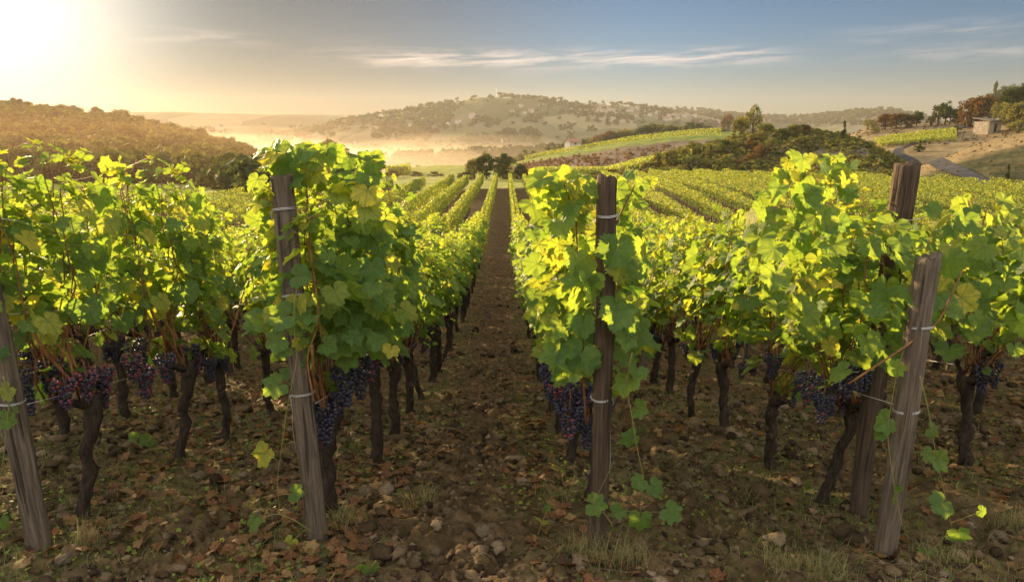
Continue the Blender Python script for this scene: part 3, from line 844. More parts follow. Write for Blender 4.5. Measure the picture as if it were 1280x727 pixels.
# ---- leafy growth round the end posts (extra foliage of the first vine) ----
def end_foliage(i, k, boxes, seed, canes=()):
    """boxes: (n, x0,x1,y0,y1,z0,z1,size,hue) in world x,y and height above z=0"""
    rng = np.random.default_rng(seed); root = vines[(i, k)]; inv = root.matrix_basis.inverted() if False else None
    P, Tp, N, S, Rn, pet = [], [], [], [], [], []
    for (n, x0, x1, y0, y1, z0, z1, sz, hue) in boxes:
        n = int(n*1.5)
        for _ in range(n):
            p = np.array([rng.uniform(x0, x1), rng.uniform(y0, y1), rng.uniform(z0, z1)])
            cx = (x0+x1)/2; out = np.array([p[0]-cx+rng.normal(0, .12), -.35+rng.normal(0, .25), 0]); out /= np.linalg.norm(out)+1e-6
            tip = out*rng.uniform(.2, .8)+np.array([rng.normal(0, .3), rng.normal(0, .2), -rng.uniform(.2, 1.1)])
            nr = out*rng.uniform(.5, 1)+np.array([rng.normal(0, .3), rng.normal(-.25, .3), rng.uniform(.2, .9)])
            P.append(p); Tp.append(tip); N.append(nr); S.append(sz*rng.uniform(.5, 1.1)); Rn.append(min(1, rand_leaf_rnd(rng, 1)[0]+hue))
            b = p-out*rng.uniform(.04, .09)+np.array([0, .03, rng.uniform(-.02, .03)]); pet.append((b, p))
    loc = np.array(root.location)
    sb = leaf_soup(rng, np.array(P)-loc, Tp, N, S, Rn, 0); V, T = petiole_soup([(a-loc, b-loc) for a, b in pet]); sb.add(V, T, 1, rnd=0, luv=np.zeros((len(V), 3)))
    sp = sb.mesh('end_foliage', [M_LEAF, M_GREENSTEM])
    th = -root.rotation_euler.z
    def unrot(me):
        me.transform(Matrix.Diagonal((1/root.scale.x, 1/root.scale.y, 1/root.scale.z, 1)) @ Matrix.Rotation(th, 4, 'Z')); return me
    link('foliage', unrot(sp), root)
    mb = MB()
    for path, r0, r1 in canes:
        p = np.array(path, float)-loc; tt = np.linspace(0, 1, len(p)); t2 = np.linspace(0, 1, len(p)*4)
        pp = np.stack([np.interp(t2, tt, p[:, a]) for a in range(3)], -1); pp[1:-1] = (pp[:-2]+pp[1:-1]*2+pp[2:])/4
        V, T = tube(pp, np.linspace(r0, r1, len(pp)), 6); mb.add(V, T, 0)
    link('canes', unrot(mb.mesh('end_canes', [M_CANE, M_GREENSTEM])), root)

# ================================================================= posts
def make_post(name, base, top, r0, r1, label, seed, ties=(), slant=.02):
    rng = np.random.default_rng(seed)
    base = Vector(base); top = Vector(top); ax = top-base; L = ax.length
    root = empty(name, base); root.rotation_euler = ax.to_track_quat('Z', 'Y').to_euler()
    sides, n = 36, 34; th = np.linspace(0, 2*np.pi, sides, endpoint=False)
    zz = np.concatenate([[-.15], np.linspace(0, L, n-1)])
    prof_a = .035*rng.standard_normal(sides); prof_a = (prof_a+np.roll(prof_a, 1))/1.4
    cracks = rng.choice(sides, 4, replace=False)
    V = []
    for i, z in enumerate(zz):
        t = z/L; r = r0+(r1-r0)*t
        rr = r*(1+prof_a+.018*rng.standard_normal(sides)+.03*math.sin(z*5+seed))
        for c in cracks: rr[c] *= 1-.10*abs(math.sin(z*2.3+c))-.03
        cx = .006*math.sin(z*2.7+seed); cyy = .006*math.cos(z*2.1+seed)
        zt = z+(slant*np.cos(th-seed)+.006*rng.standard_normal(sides) if i == len(zz)-1 else 0*th)
        V += list(np.stack([cx+rr*np.cos(th), cyy+rr*np.sin(th), zt], -1))
    V = np.array(V); T = []
    for i in range(len(zz)-1):
        for j in range(sides):
            k = (j+1) % sides; a, b, c, d = i*sides+j, i*sides+k, (i+1)*sides+k, (i+1)*sides+j; T += [(a, b, c), (a, c, d)]
    last = (len(zz)-1)*sides
    inner = V[last:last+sides].copy(); ctr = inner.mean(0); inner = ctr+(inner-ctr)*.86+np.array([0, 0, .007])
    V = np.vstack([V, inner, ctr+[0, 0, .002]]); q = last+sides
    for j in range(sides):
        k = (j+1) % sides; T += [(last+j, last+k, q+k), (last+j, q+k, q+j), (q+j, q+k, q+sides)]
    me = mesh('post_wood', V, np.array(T), M_WOOD2 if seed in (2, 5) else M_WOOD)
    link('post_shaft', me, root)
    for (f, droopy) in ties:
        z = f*L; r = (r0+(r1-r0)*f)*1.08
        mb = MB(); u = np.linspace(0, 2*np.pi, 28)
        for dz in (0, .006):
            P = np.stack([r*np.cos(u), r*np.sin(u), z+dz+.008*np.sin(u+seed)], -1); V, T = tube(P, .0021, 5, cap=False); mb.add(V, T)
        # twisted end, on the side of the viewer
        P = np.array([(0, -r, z), (.012, -r-.01, z-.012), (-.006, -r-.012, z-.03), (.008, -r-.008, z-.045)]); V, T = tube(P, .002, 5); mb.add(V, T)
        if droopy:
            m_ = 12; uu = np.linspace(0, 1, m_); P = np.stack([.006+.010*np.sin(uu*5), -r-.006+.004*np.sin(uu*9), z-droopy*uu], -1); V, T = tube(P, .0019, 5); mb.add(V, T)
        link('tie_wire', mb.mesh('tie_wire', [M_WIRE]), root)
    return root
def gp(px, py):
    return hit_ground(px, py)
GRP = 'weathered wooden trellis posts'
b1 = gp(397, 672); b2 = gp(745, 686); b0 = gp(52, 684); bB = gp(1105, 688); bA = gp(1072, 642)
pl = [
 (b1, atY(352, 222, b1.y), .051, .050, 'thick grey brown post with cracked grain standing left of the central path', 1, ((.92, 0), (.70, 0), (.43, .42)), .004),
 (b2, atY(760, 222, b2.y), .043, .043, 'dark upright post with ragged pale top beside the central path, wire hanging down it', 2, ((.91, 0), (.44, .55)), .010),
 (b0, atY(-47, 215, b0.y), .056, .052, 'tilted grey post leaning out of view at the far left edge', 3, ((.42, .3),), .01),
 (bB, atY(1163, 322, b2.y), .049, .052, 'shorter grey strut post leaning sideways in front of the taller leaning post', 4, ((.78, 0), (.5, 0)), .02),
 (bA, atY(1132, 206, bA.y), .047, .060, 'tall leaning post with pale flat top rising behind the shorter strut', 5, ((.83, 0), (.52, 0)), .012)]
posts = []
for i, (b, t, r0, r1, lab, sd, ties, sl) in enumerate(pl):
    p = make_post('wooden_post', b, t, r0, r1, lab, sd, ties, sl); tag(p, lab, 'post', GRP); posts.append(p)
# line posts further down the near rows
pr = random.Random(9)
for i in range(-4, 6):
    for kk, y in enumerate((9.0, 15.2, 21.5)):
        if i in (-1, 0) and kk == 0: pass
        x = row_x(i)+pr.gauss(0, .02)
        if abs(math.atan2(x, y)) > R(37): continue
        z = gz1(x, y); p = make_post('wooden_post', (x, y, z), (x+pr.gauss(0, .03), y, z+1.72), .04, .036, '', 20+i*5+kk)
        tag(p, f'slim line post among the vines, {ordw(kk+1)} inside {row_name(i)}', 'post', GRP)
# trellis wires
for i in range(-3, 5):
    x = row_x(i)
    for nm, h in (('lowest', .74), ('middle', 1.2), ('top', 1.66)):
        ys = np.arange(3.15, 22, 1.0); P = np.stack([np.full(len(ys), x-.0)+.03, ys, gz(np.full(len(ys), x), ys)+h-.015*np.sin(ys)**2], -1)
        ys_s = gz(np.full(len(ys), x), ys); V, T = tube(P, .0016, 4)
        o = link('trellis_wire', mesh('trellis_wire', V-P[0], T, M_WIRE), None, P[0])
        tag(o, f'{nm} thin steel trellis wire strung along {row_name(i)}', 'wire', 'trellis wires along the rows')

# foliage at the row ends
X1, X2, XB = b1.x, b2.x, bB.x
t1 = atY(352, 222, b1.y); Y1 = b1.y
end_foliage(-1, 1, [
   (34, t1.x-.10, t1.x+.22, Y1-.06, Y1+.22, 1.86, 2.02, .072, .1),
   (14, t1.x-.14, t1.x-.03, Y1+.05, Y1+.25, 1.55, 2.02, .08, .35),
   (70, t1.x+.08, t1.x+.42, Y1-.02, Y1+.40, 1.15, 1.98, .092, .0),
   (46, t1.x+.10, t1.x+.50, Y1+.05, Y1+.60, 1.0, 1.35, .092, .0),
   (12, t1.x-.12, t1.x+.02, Y1-.02, Y1+.15, .95, 1.30, .10, .25),
   (7, t1.x+.02, t1.x+.12, Y1-.09, Y1-.06, 1.05, 1.45, .075, .15)], 41,
   [([(X1+.05, Y1-.07, .82), (X1+.03, Y1-.08, 1.05), (X1+.10, Y1-.06, 1.22), (X1+.06, Y1, 1.6), (t1.x+.1, Y1+.05, 1.98)], .005, .003)])
Y2 = b2.y; t2 = atY(760, 222, b2.y)
end_foliage(0, 1, [
   (58, t2.x-.33, t2.x-.05, Y2-.02, Y2+.35, 1.1, 1.86, .078, .12),
   (16, t2.x-.30, t2.x-.07, Y2-.02, Y2+.30, 1.78, 1.93, .075, .25),
   (34, t2.x+.06, t2.x+.20, Y2+.02, Y2+.35, 1.15, 1.90, .078, .12),
   (28, t2.x-.28, t2.x+.16, Y2+.05, Y2+.40, 1.02, 1.25, .085, .0),
   (10, t2.x-.22, t2.x-.06, Y2-.10, Y2-.04, 1.0, 1.55, .115, .0),
   (8, t2.x+.03, t2.x+.16, Y2-.09, Y2-.05, .98, 1.62, .105, .0)], 42,
   [([(X2-.05, Y2+.1, .7), (X2-.1, Y2+.08, 1.2), (X2-.12, Y2+.1, 1.7), (X2-.18, Y2+.1, 1.86)], .006, .003),
    ([(t2.x+.02, Y2+.1, 1.60), (t2.x+.08, Y2+.06, 1.75), (t2.x+.13, Y2+.05, 1.86)], .005, .003)])
end_foliage(1, 1, [
   (56, XB-.60, XB-.12, Y2+.1, Y2+.6, 1.2, 1.84, .083, .05),
   (22, XB-.45, XB-.22, Y2+.15, Y2+.6, 1.82, 1.98, .072, .15),
   (16, XB-.10, XB+.30, Y2-.02, Y2+.3, 1.25, 1.68, .09, .1),
   (40, XB+.25, XB+.65, Y2+.1, Y2+.5, 1.0, 1.75, .085, .05),
   (18, XB-.35, XB+.1, Y2-.03, Y2+.3, .98, 1.35, .10, .0)], 43,
   [([(XB-.25, Y2-.02, .95), (XB-.05, Y2-.05, 1.12), (XB+.12, Y2-.04, 1.25), (XB+.22, Y2, 1.5)], .0055, .003)])
# grape bunches that show between the near trunks
def bunch_at(i, k, px, py, Y, variant, s=1.0):
    root = vines[(i, k)]; p = atY(px, py, Y); o = link('grape_bunch', BUNCH[variant], root)
    bpy.context.view_layer.update()
    o.location = root.matrix_world.inverted() @ p; s *= .86; o.scale = (s, s, s)
for a in ((-2, 1, 60, 448, 3.5, 2, 1.2), (-2, 1, 78, 470, 3.3, 3, 1.0), (-2, 1, 105, 462, 3.4, 3, 1.0), (-2, 1, 125, 455, 3.6, 3, 1.15), (-2, 2, 163, 440, 3.9, 3, 1.0), (-2, 2, 178, 455, 4.0, 3, 1.2), (-2, 2, 205, 440, 4.1, 2, 1.0),
          (-2, 3, 240, 440, 4.8, 3, 1.1), (-2, 3, 262, 445, 4.9, 0, 1.0), (-1, 1, 404, 500, 3.3, 0, 1.3), (-1, 1, 430, 455, 3.4, 0, 1.25), (-1, 1, 448, 440, 3.5, 4, 1.2), (-1, 1, 462, 436, 3.7, 2, 1.1),
          (0, 1, 700, 478, 3.3, 3, 1.0), (0, 1, 712, 500, 3.25, 2, 1.25), (0, 1, 725, 475, 3.3, 0, 1.3), (0, 1, 690, 452, 3.4, 4, 1.1), (0, 1, 735, 520, 3.4, 0, 1.1),
          (1, 1, 1085, 430, 3.45, 4, 1.25), (1, 1, 1062, 450, 3.5, 0, 1.2), (1, 1, 1012, 462, 3.5, 2, 1.1), (1, 2, 968, 440, 4.2, 0, 1.0), (1, 1, 1030, 490, 3.45, 1, 1.1)):
    if (a[0], a[1]) in vines: bunch_at(*a)

# ================================================================= trees
def crown_soup(rng, cen, rad, n_clump, n_leaf, lsize, hole=.0, cone=False):
    """leaf-sized faces in clumps through the volume of a crown; returns V, T, rnd"""
    P, N, Rn = [], [], []
    cen = np.array(cen, float); rad = np.array(rad, float)
    for c in range(n_clump):
        d = norm(rng.normal(0, 1, 3)); d[2] = d[2] if d[2] > -.55 or rng.random() < .4 else -d[2]
        u = rng.uniform(.35, 1)**.6
        if cone:
            h = rng.random(); a = rng.uniform(0, 6.28); q = cen+np.array([math.cos(a)*rad[0]*(1-h)*.8*math.sin(min(1, h*6+.3)*1.57), math.sin(a)*rad[1]*(1-h)*.8, (h*2-1)*rad[2]])
            cr = .35*rad[0]*np.array([1, 1, 2.0])
        else:
            q = cen+d*rad*u*.82; cr = rad*rng.uniform(.20, .38)*np.array([1, 1, .75])
        dd = norm(rng.normal(0, 1, (n_leaf, 3))); pos = q+dd*cr*rng.uniform(.5, 1, (n_leaf, 1))
        P.append(pos); N.append(dd+rng.normal(0, .5, (n_leaf, 3))+np.array([0, 0, .25])); Rn.append(np.clip(rng.beta(2, 3)+rng.normal(0, .12, n_leaf), 0, 1))
    P = np.concatenate(P); N = norm(np.concatenate(N)); Rn = np.concatenate(Rn); n = len(P)
    a = norm(np.cross(N, rng.normal(0, 1, (n, 3)))); b = np.cross(N, a); s = (lsize*rng.uniform(.6, 1.3, n))[:, None]
    V = np.stack([P+a*s, P+b*s*.7, P-a*s+N*s*.3, P-b*s*.7], 1).reshape(-1, 3)
    q = np.arange(n)*4; T = np.concatenate([np.stack([q, q+1, q+2], -1), np.stack([q, q+2, q+3], -1)])
    return V, T, np.repeat(Rn, 4)
def make_tree(kind, seed, mat):
    rng = np.random.default_rng(seed)
    root = empty({'cypress': 'cypress_tree', 'bush': 'bush', 'shrub': 'bush'}.get(kind, 'tree')); h = 1.0
    mb = MB()
    if kind in ('bush', 'shrub'):
        for _ in range(5):
            a = rng.uniform(0, 6.28); V, T = tube([(0, 0, -.1), (.15*math.cos(a), .15*math.sin(a), .3), (.3*math.cos(a), .3*math.sin(a), .65)], [.035, .022, .01], 5); mb.add(V, T)
        V, T, r = crown_soup(rng, (0, 0, .48), (.62, .62, .5), 26, 70, .035)
    elif kind == 'cypress':
        V, T = tube([(0, 0, -.05), (0, 0, .2), (0, 0, .9)], [.02, .018, .006], 6); mb.add(V, T)
        V, T, r = crown_soup(rng, (0, 0, .53), (.13, .13, .5), 34, 50, .022, cone=True)
    else:
        th = rng.uniform(.25, .35); V, T = tube([(0, 0, -.08), (rng.normal(0, .01), 0, th*.5), (rng.normal(0, .02), rng.normal(0, .02), th), (rng.normal(0, .03), 0, .7)], [.04, .03, .026, .01], 8); mb.add(V, T)
        for _ in range(7):
            a = rng.uniform(0, 6.28); z = rng.uniform(.2, .5); L = rng.uniform(.2, .36)
            V, T = tube([(0, 0, z), (L*.5*math.cos(a), L*.5*math.sin(a), z+.12), (L*math.cos(a), L*math.sin(a), z+.28)], [.018, .012, .005], 5); mb.add(V, T)
        rx = {'broad': .42, 'airy': .36, 'tall': .28}[kind]
        V, T, r = crown_soup(rng, (0, 0, .54), (rx, rx, .46), {'broad': 42, 'airy': 24, 'tall': 36}[kind], {'broad': 75, 'airy': 48, 'tall': 70}[kind], .026)
    link('trunk', mb.mesh('tree_trunk', [M_TREEBARK]), root)
    link('crown', mesh('tree_crown', V, T, mat, {'rnd': r}, False), root)
    return root
TK = {}
for nm, kind, mat in (('dark', 'broad', M_TREE_DARK), ('dark2', 'broad', M_TREE_DARK), ('olive', 'broad', M_TREE_OLIVE), ('olive2', 'airy', M_TREE_OLIVE), ('rust', 'broad', M_TREE_RUST),
                      ('airy', 'airy', M_TREE_DARK), ('tall', 'tall', M_TREE_OLIVE), ('cypress', 'cypress', M_TREE_DARK), ('bush', 'bush', M_TREE_OLIVE), ('bushd', 'bush', M_TREE_DARK), ('bushr', 'bush', M_TREE_RUST)):
    TK[nm] = make_tree(kind, 300+len(TK), mat)
tree_used = set(); rt = random.Random(17); TREES = []
KW = {'dark': 'dark green rounded tree', 'dark2': 'dark green rounded tree', 'olive': 'bushy olive green tree', 'olive2': 'loose olive tree', 'rust': 'rust brown tree', 'airy': 'thin dark tree',
      'tall': 'tall olive green tree', 'cypress': 'slim dark cypress', 'bush': 'low olive green bush', 'bushd': 'low dark green bush', 'bushr': 'low reddish brown bush'}
def put_tree(kind, p, h, place, wide=1.0, label=None):
    r = TK[kind] if kind not in tree_used else copy_tree(TK[kind]); tree_used.add(kind)
    r.location = p; r.rotation_euler = (0, 0, rt.uniform(0, 6.28)); r.scale = (h*wide, h*wide*rt.uniform(.9, 1.1), h)
    TREES.append((r, kind, place, label)); return r
def tree_px(kind, px, py_base, h_px, place, names=None, wide=1.0, label=None, D=None):
    p = hit(px, py_base, names) if D is None else atD(px, py_base, D)
    if D is not None: p.z = drop(p.x, p.y)
    dist = math.hypot(p.x, p.y); h = h_px*dist/F/ math.hypot(1, (px-CX)/F)*1.02
    return put_tree(kind, p-Vector((0, 0, .03*h)), h, place, wide, label)

# cluster right behind the row ends
PL = 'behind the row ends'
for k, px, py, h, wd in (('dark', 608, 226, 31, 1.0), ('dark2', 630, 227, 30, 1.1), ('olive', 593, 226, 26, .9), ('dark', 650, 226, 20, 1.1), ('bushd', 668, 226, 14, 1.5), ('bushd', 582, 226, 12, 1.6), ('bush', 640, 227, 12, 1.8), ('bushd', 690, 225, 9, 1.8)):
    q = atD(px, py, 92); q.z = drop(q.x, q.y); put_tree(k, q-Vector((0, 0, .4)), h*92/F*1.22, PL, wd)
PL = 'at the misty valley edge'
for k, px, h, wd in (('dark', 458, 22, 1.1), ('dark2', 472, 19, 1.2), ('bushd', 440, 14, 1.5), ('airy', 432, 24, .8), ('dark', 418, 18, 1.2), ('bushd', 490, 11, 1.6), ('dark2', 400, 20, 1.1), ('olive', 385, 18, 1.2), ('bushd', 520, 9, 1.6), ('bushd', 545, 9, 1.8)):
    q = atD(px, 226, 105); q.z = drop(q.x, q.y); put_tree(k, q-Vector((0, 0, .3)), h*105/F*1.05, PL, wd)
# wood on the vineyard ridge
PL = 'on the wooded ridge'
def ridge_tree(px, top, D, kind, wd=1.0):
    p = atD(px, top, D); z = drop(p.x, p.y, ('vineyard_ridge',)); h = max(p.z-z, 4.0); h = min(h, 16); p.z = z-.3
    put_tree(kind, p, h+.3, PL, wd)
sky_pts = [(640, 192), (655, 184), (670, 176), (685, 172), (700, 168), (715, 164), (730, 160), (745, 157), (757, 150), (770, 152), (785, 149), (800, 147), (815, 142), (830, 141), (845, 144), (860, 145), (875, 148), (888, 152), (900, 158)]
for jx, (px, top) in enumerate(sky_pts):
    for rr in range(3):
        D = 300+rr*22
        kd = rt.choice(['dark', 'dark2', 'dark', 'olive', 'dark2', 'tall'] + (['rust'] if px < 770 else []))
        ridge_tree(px+rt.uniform(-6, 6), top+(10 if rr == 0 else (4 if rr == 1 else 0))+rt.uniform(-2, 2), D, kd, rt.uniform(1.0, 1.25))
for px, h in ((690, 13), (684, 9), (697, 11)): tree_px('dark', px, 190 if px > 686 else 191, h, 'before the ridge wood', ('vineyard_ridge',), 1.0)
# shrubs on the mound
PL = 'on the scrubby mound'
tree_px('olive2', 940, 172, 42, PL, ('scrub_mound',), .85, 'tallest airy olive green tree on top of the scrubby mound')
tree_px('olive', 925, 174, 30, PL, ('scrub_mound',), .9)
tree_px('rust', 908, 176, 34, PL, ('scrub_mound',), .6, 'thin reddish brown tree beside the tallest tree on the scrubby mound')
for k, px, py, h, wd in (('olive', 955, 176, 24, 1.1), ('olive2', 900, 180, 22, 1.1), ('bush', 880, 185, 18, 1.2), ('bush', 868, 195, 20, 1.1), ('bush', 850, 205, 24, 1.1), ('olive', 838, 214, 30, 1.0),
    ('olive', 822, 214, 26, .9), ('bush', 890, 196, 18, 1.3), ('bushd', 905, 192, 18, 1.2), ('bush', 920, 190, 18, 1.2), ('bushr', 938, 190, 16, 1.2), ('bushr', 952, 196, 16, 1.3), ('bushr', 940, 205, 15, 1.2),
    ('bush', 965, 186, 15, 1.3), ('bushd', 980, 178, 16, 1.2), ('olive', 993, 172, 18, 1.3), ('rust', 1005, 170, 15, 1.3), ('bush', 985, 190, 12, 1.3), ('bush', 1003, 182, 13, 1.3), ('bushd', 970, 200, 12, 1.5),
    ('cypress', 1053, 180, 27, 1.2), ('cypress', 878, 208, 24, 1.0), ('cypress', 887, 207, 24, 1.0), ('bushd', 1058, 184, 10, 1.4), ('bush', 870, 212, 20, 1.3), ('bush', 900, 212, 16, 1.3), ('bushr', 920, 212, 14, 1.3), ('bush', 1025, 178, 9, 1.5),
    ('bushd', 1040, 186, 8, 1.5), ('bush', 812, 215, 16, 1.2), ('bushd', 860, 180, 14, 1.2), ('bush', 947, 182, 20, 1.2), ('bushd', 1015, 188, 9, 1.6), ('bush', 935, 212, 12, 1.4), ('bushd', 955, 213, 10, 1.6), ('bush', 800, 213, 10, 1.4), ('bushr', 985, 212, 8, 1.6)):
    tree_px(k, px, py, h, PL, ('scrub_mound',), wd)
# right hilltop
PL = 'on the hut hilltop'
for k, px, py, h, wd in (('olive', 1085, 162, 14, 1.2), ('olive2', 1092, 163, 12, 1.2), ('rust', 1106, 162, 20, 1.3), ('rust', 1120, 161, 20, 1.3), ('rust', 1133, 160, 18, 1.3), ('dark', 1145, 158, 20, .9), ('rust', 1112, 158, 16, 1.2),
    ('airy', 1172, 157, 30, 1.0), ('airy', 1181, 156, 32, .9), ('dark', 1187, 156, 22, .9), ('dark2', 1198, 157, 20, 1.0), ('olive', 1163, 158, 14, 1.0),
    ('rust', 1212, 158, 36, 1.1), ('rust', 1226, 158, 40, 1.0), ('dark', 1236, 150, 34, 1.0), ('rust', 1206, 160, 22, 1.1), ('dark2', 1250, 150, 42, .9), ('olive', 1248, 158, 32, .9), ('dark', 1262, 152, 46, .9), ('cypress', 1239, 148, 42, .9),
    ('olive', 1262, 163, 36, 1.0), ('olive', 1275, 163, 38, 1.0), ('dark2', 1275, 150, 46, .9), ('dark', 1290, 148, 44, 1.0), ('bush', 1272, 166, 18, 1.2), ('dark', 1310, 150, 44, 1.0), ('bushd', 1195, 165, 8, 1.4), ('bush', 1093, 167, 8, 1.4)):
    tree_px(k, px, py, h, PL, None if px > 2000 else ('dry_hilltop',), wd)
PL = 'beside the winding track'
for k, px, py, h, wd in (('bushd', 1148, 190, 8, 1.6), ('cypress', 1149, 190, 14, 1.4), ('bushr', 1190, 232, 12, 1.9), ('bushr', 1202, 232, 10, 1.6), ('bushr', 1250, 232, 10, 1.7), ('bushr', 1262, 231, 10, 1.4), ('cypress', 1257, 232, 26, 1.1)):
    tree_px(k, px, py, h, PL, None, wd)
# skyline trees of the wooded hill (each one) and the wood below them (a mass)
PL = 'along the dark hill crest'
wx = [-60+k*9.5 for k in range(42)]
for px in wx:
    px += rt.uniform(-3, 3)
    crest = np.interp(px, [-80, 0, 60, 120, 170, 210, 260, 300, 330], [139, 141, 148, 154, 160, 172, 184, 197, 212])
    D = float(np.interp(px, [-80, 120, 330], [295, 285, 255])); p = atD(px, crest, D); p.z = drop(p.x, p.y, ('wooded_hill',))-.4
    put_tree(rt.choice(['dark', 'dark2', 'olive', 'dark']), p, rt.uniform(4.6, 7.0), PL, rt.uniform(1.0, 1.3))
tree_used_protos = set(tree_used)
for k, r in TK.items():
    if k not in tree_used: kill(r)
bpy.context.view_layer.update()
# labels: each tree counted from the left within its place and kind
from collections import defaultdict
gd = defaultdict(list)
def colx(o):
    v = o.location; return math.atan2(v.x, v.y)
for r, kind, place, label in TREES:
    if label: tag(r, label, 'tree', 'trees '+place)
    else: gd[(kind if kind not in ('dark2',) else 'dark', place)].append(r)
for (kind, place), rs in gd.items():
    rs.sort(key=colx)
    for n, r in enumerate(rs):
        lab = f'{KW[kind]} {place}' if len(rs) == 1 else f'{KW[kind]}, {ordw(n+1)} from the left, {place}'
        tag(r, lab, {'bush': 'bush', 'bushd': 'bush', 'bushr': 'bush'}.get(kind, 'tree'), 'trees '+place)

def forest(name, surf, label, n, h0, h1, srange, seed, mat, aspan=(0, 1), nl=18, clumps=9, ls=.10, mask=None):
    rng = np.random.default_rng(seed); _, bv, G, s = surfaces[surf]; nc, nr = G.shape[:2]; mb = MB()
    protos = [crown_soup(rng, (0, 0, .48), (.52, .52, .48), clumps, nl, ls) for _ in range(6)]
    Vs, Ts, Rs, off = [], [], [], 0
    i = 0
    while i < n:
        a = rng.uniform(*aspan); b = rng.uniform(*srange); fi = a*(nc-1); fj = (b+1)/2*(nr-1); ii, jj = int(fi), int(fj)
        if ii >= nc-1 or jj >= nr-1: continue
        p = G[ii, jj]*(1-(fi-ii))+G[ii+1, jj]*(fi-ii); p = p*(1-(fj-jj))+(G[ii, jj+1]*(1-(fi-ii))+G[ii+1, jj+1]*(fi-ii))*(fj-jj)
        i += 1
        if mask is not None and not mask(p[0], p[1], a, b, rng): continue
        V, T, r = protos[rng.integers(6)]; h = rng.uniform(h0, h1); th = rng.uniform(0, 6.28); c, s_ = math.cos(th), math.sin(th)
        W = V @ np.array([[c, s_, 0], [-s_, c, 0], [0, 0, 1]])*np.array([h*1.15, h*1.15, h])+p-np.array([0, 0, .1*h])
        Vs.append(W); Ts.append(T+off); Rs.append(np.clip(r+rng.normal(0, .15), 0, 1)); off += len(W)
    o = link(name, mesh(name, np.concatenate(Vs), np.concatenate(Ts), mat, {'rnd': np.concatenate(Rs)}, False))
    tag(o, label, 'woods', kind='stuff')
forest('hillside_woods', 'wooded_hill', 'dense dark wood covering the near side of the hill under the sun', 2300, 3.2, 6.2, (-.97, .15), 51, M_TREE_DARK, nl=26, clumps=11, ls=.085)
forest('ridge_woods', 'vineyard_ridge', 'dark wood filling the back of the vineyard ridge', 500, 4, 7, (.12, .8), 52, M_TREE_DARK, aspan=(.2, .9))
forest('valley_woods', 'low_misty_ridge', 'misty trees on the low rise in the valley', 900, 4, 8, (-.8, .3), 53, M_TREE_DARK, nl=16)
def vmask(x, y, a, b, rng): return fbm(x*.010, y*.006, 91, 3) > .14 or rng.random() < .07
forest('village_hill_woods', 'village_hill', 'scattered distant woods and hedges over the village hill', 4200, 5, 10, (-.97, .06), 54, M_TREE_DARK, nl=8, clumps=5, ls=.2, mask=vmask)
forest('hazy_hill_woods', 'hazy_hills', 'hazy distant woods on the lower hills in the mist', 1000, 6, 11, (-.9, .06), 55, M_TREE_DARK, nl=8, clumps=5, ls=.2, mask=vmask)
forest('far_hill_woods', 'wooded_far_hills', 'distant woods on the bluish hills at the skyline', 3200, 6, 11, (-.8, .06), 56, M_TREE_DARK, nl=8, clumps=5, ls=.2, mask=lambda x, y, a, b, r: fbm(x*.008, y*.006, 92, 3) > -.1)
M_DRYTUFT = tree_mat('dry_tussock', [(.14, .10, .05), (.22, .16, .08), (.30, .23, .12)], [(.14, .1, .04), (.2, .15, .07), (.3, .22, .1)])
def scatter_tufts(name, surf, label, n, h, mat, srange, seed, aspan=(0, 1), mask=None):
    forest(name, surf, label, n, h*.6, h*1.5, srange, seed, mat, aspan, nl=6, clumps=4, ls=.22, mask=mask)
scatter_tufts('mound_undergrowth', 'scrub_mound', 'low dry undergrowth scattered over the scrubby mound', 2600, .9, M_TREE_OLIVE, (-.95, .3), 57)
scatter_tufts('ridge_undergrowth', 'vineyard_ridge', 'small dry weeds scattered on the bare bank under the ridge', 900, 1.0, M_TREE_RUST, (-.9, -.4), 58)
scatter_tufts('hilltop_undergrowth', 'dry_hilltop', 'reddish low scrub on the dry hilltop slope', 900, .5, M_DRYTUFT, (-.5, .1), 59)
scatter_tufts('hillock_tussocks', 'brown_hillock', 'small dry grass tussocks on the brown hillock', 700, .22, M_DRYTUFT, (-.9, .1), 60)

# ---- small distant vineyards draped on the slopes -------------------------
def vine_patch(name, label, quad, nrows, along, h=1.5, dens=3.2, ls=.24, names=None, seed=0, surfD=None):
    """quad: four photo pixels on the slope; rows run from edge 0-1 to edge 3-2"""
    rng = np.random.default_rng(seed)
    c = [hit(*q, names) if surfD is None else None for q in quad]
    if surfD is not None:
        c = []
        for q in quad:
            p = atD(q[0], 220, q[1]); p.z = drop(p.x, p.y); c.append(p)
    P = []
    for i in range(nrows):
        f = (i+.5)/nrows; a = c[0].lerp(c[1], f); b = c[3].lerp(c[2], f); L = (b-a).length; n = max(4, int(L))
        for k in range(n):
            g = (k+.5)/n; p = a.lerp(b, g); z = drop(p.x, p.y, names) if names else drop(p.x, p.y)
            d = (b-a)/max(L, .1); m = int(dens*10)
            t = rng.uniform(-.5, .5, m)*L/n; w_ = rng.uniform(-.22, .22, m)
            P.append(np.stack([p.x+d.x*t-d.y*w_, p.y+d.y*t+d.x*w_, z+.35+(h-.35)*rng.random(m)], -1))
    P = np.concatenate(P); n = len(P)
    o_ = norm(rng.normal(0, 1, (n, 3)))
    o = link(name, soup_mesh(name, [leaf_soup(rng, P, rng.normal(0, 1, (n, 3)), o_, ls*rng.uniform(.7, 1.2, n), rand_leaf_rnd(rng, n, .1), 2)], M_LEAF_FAR))
    tag(o, label, 'vine rows', kind='stuff')
vine_patch('hilltop_vineyard', 'small patch of pale green vine rows on the dry hilltop slope', [(1092, 178), (1098, 186), (1196, 178), (1194, 165)], 14, None, names=('dry_hilltop',), seed=61, h=1.0, ls=.15, dens=5)
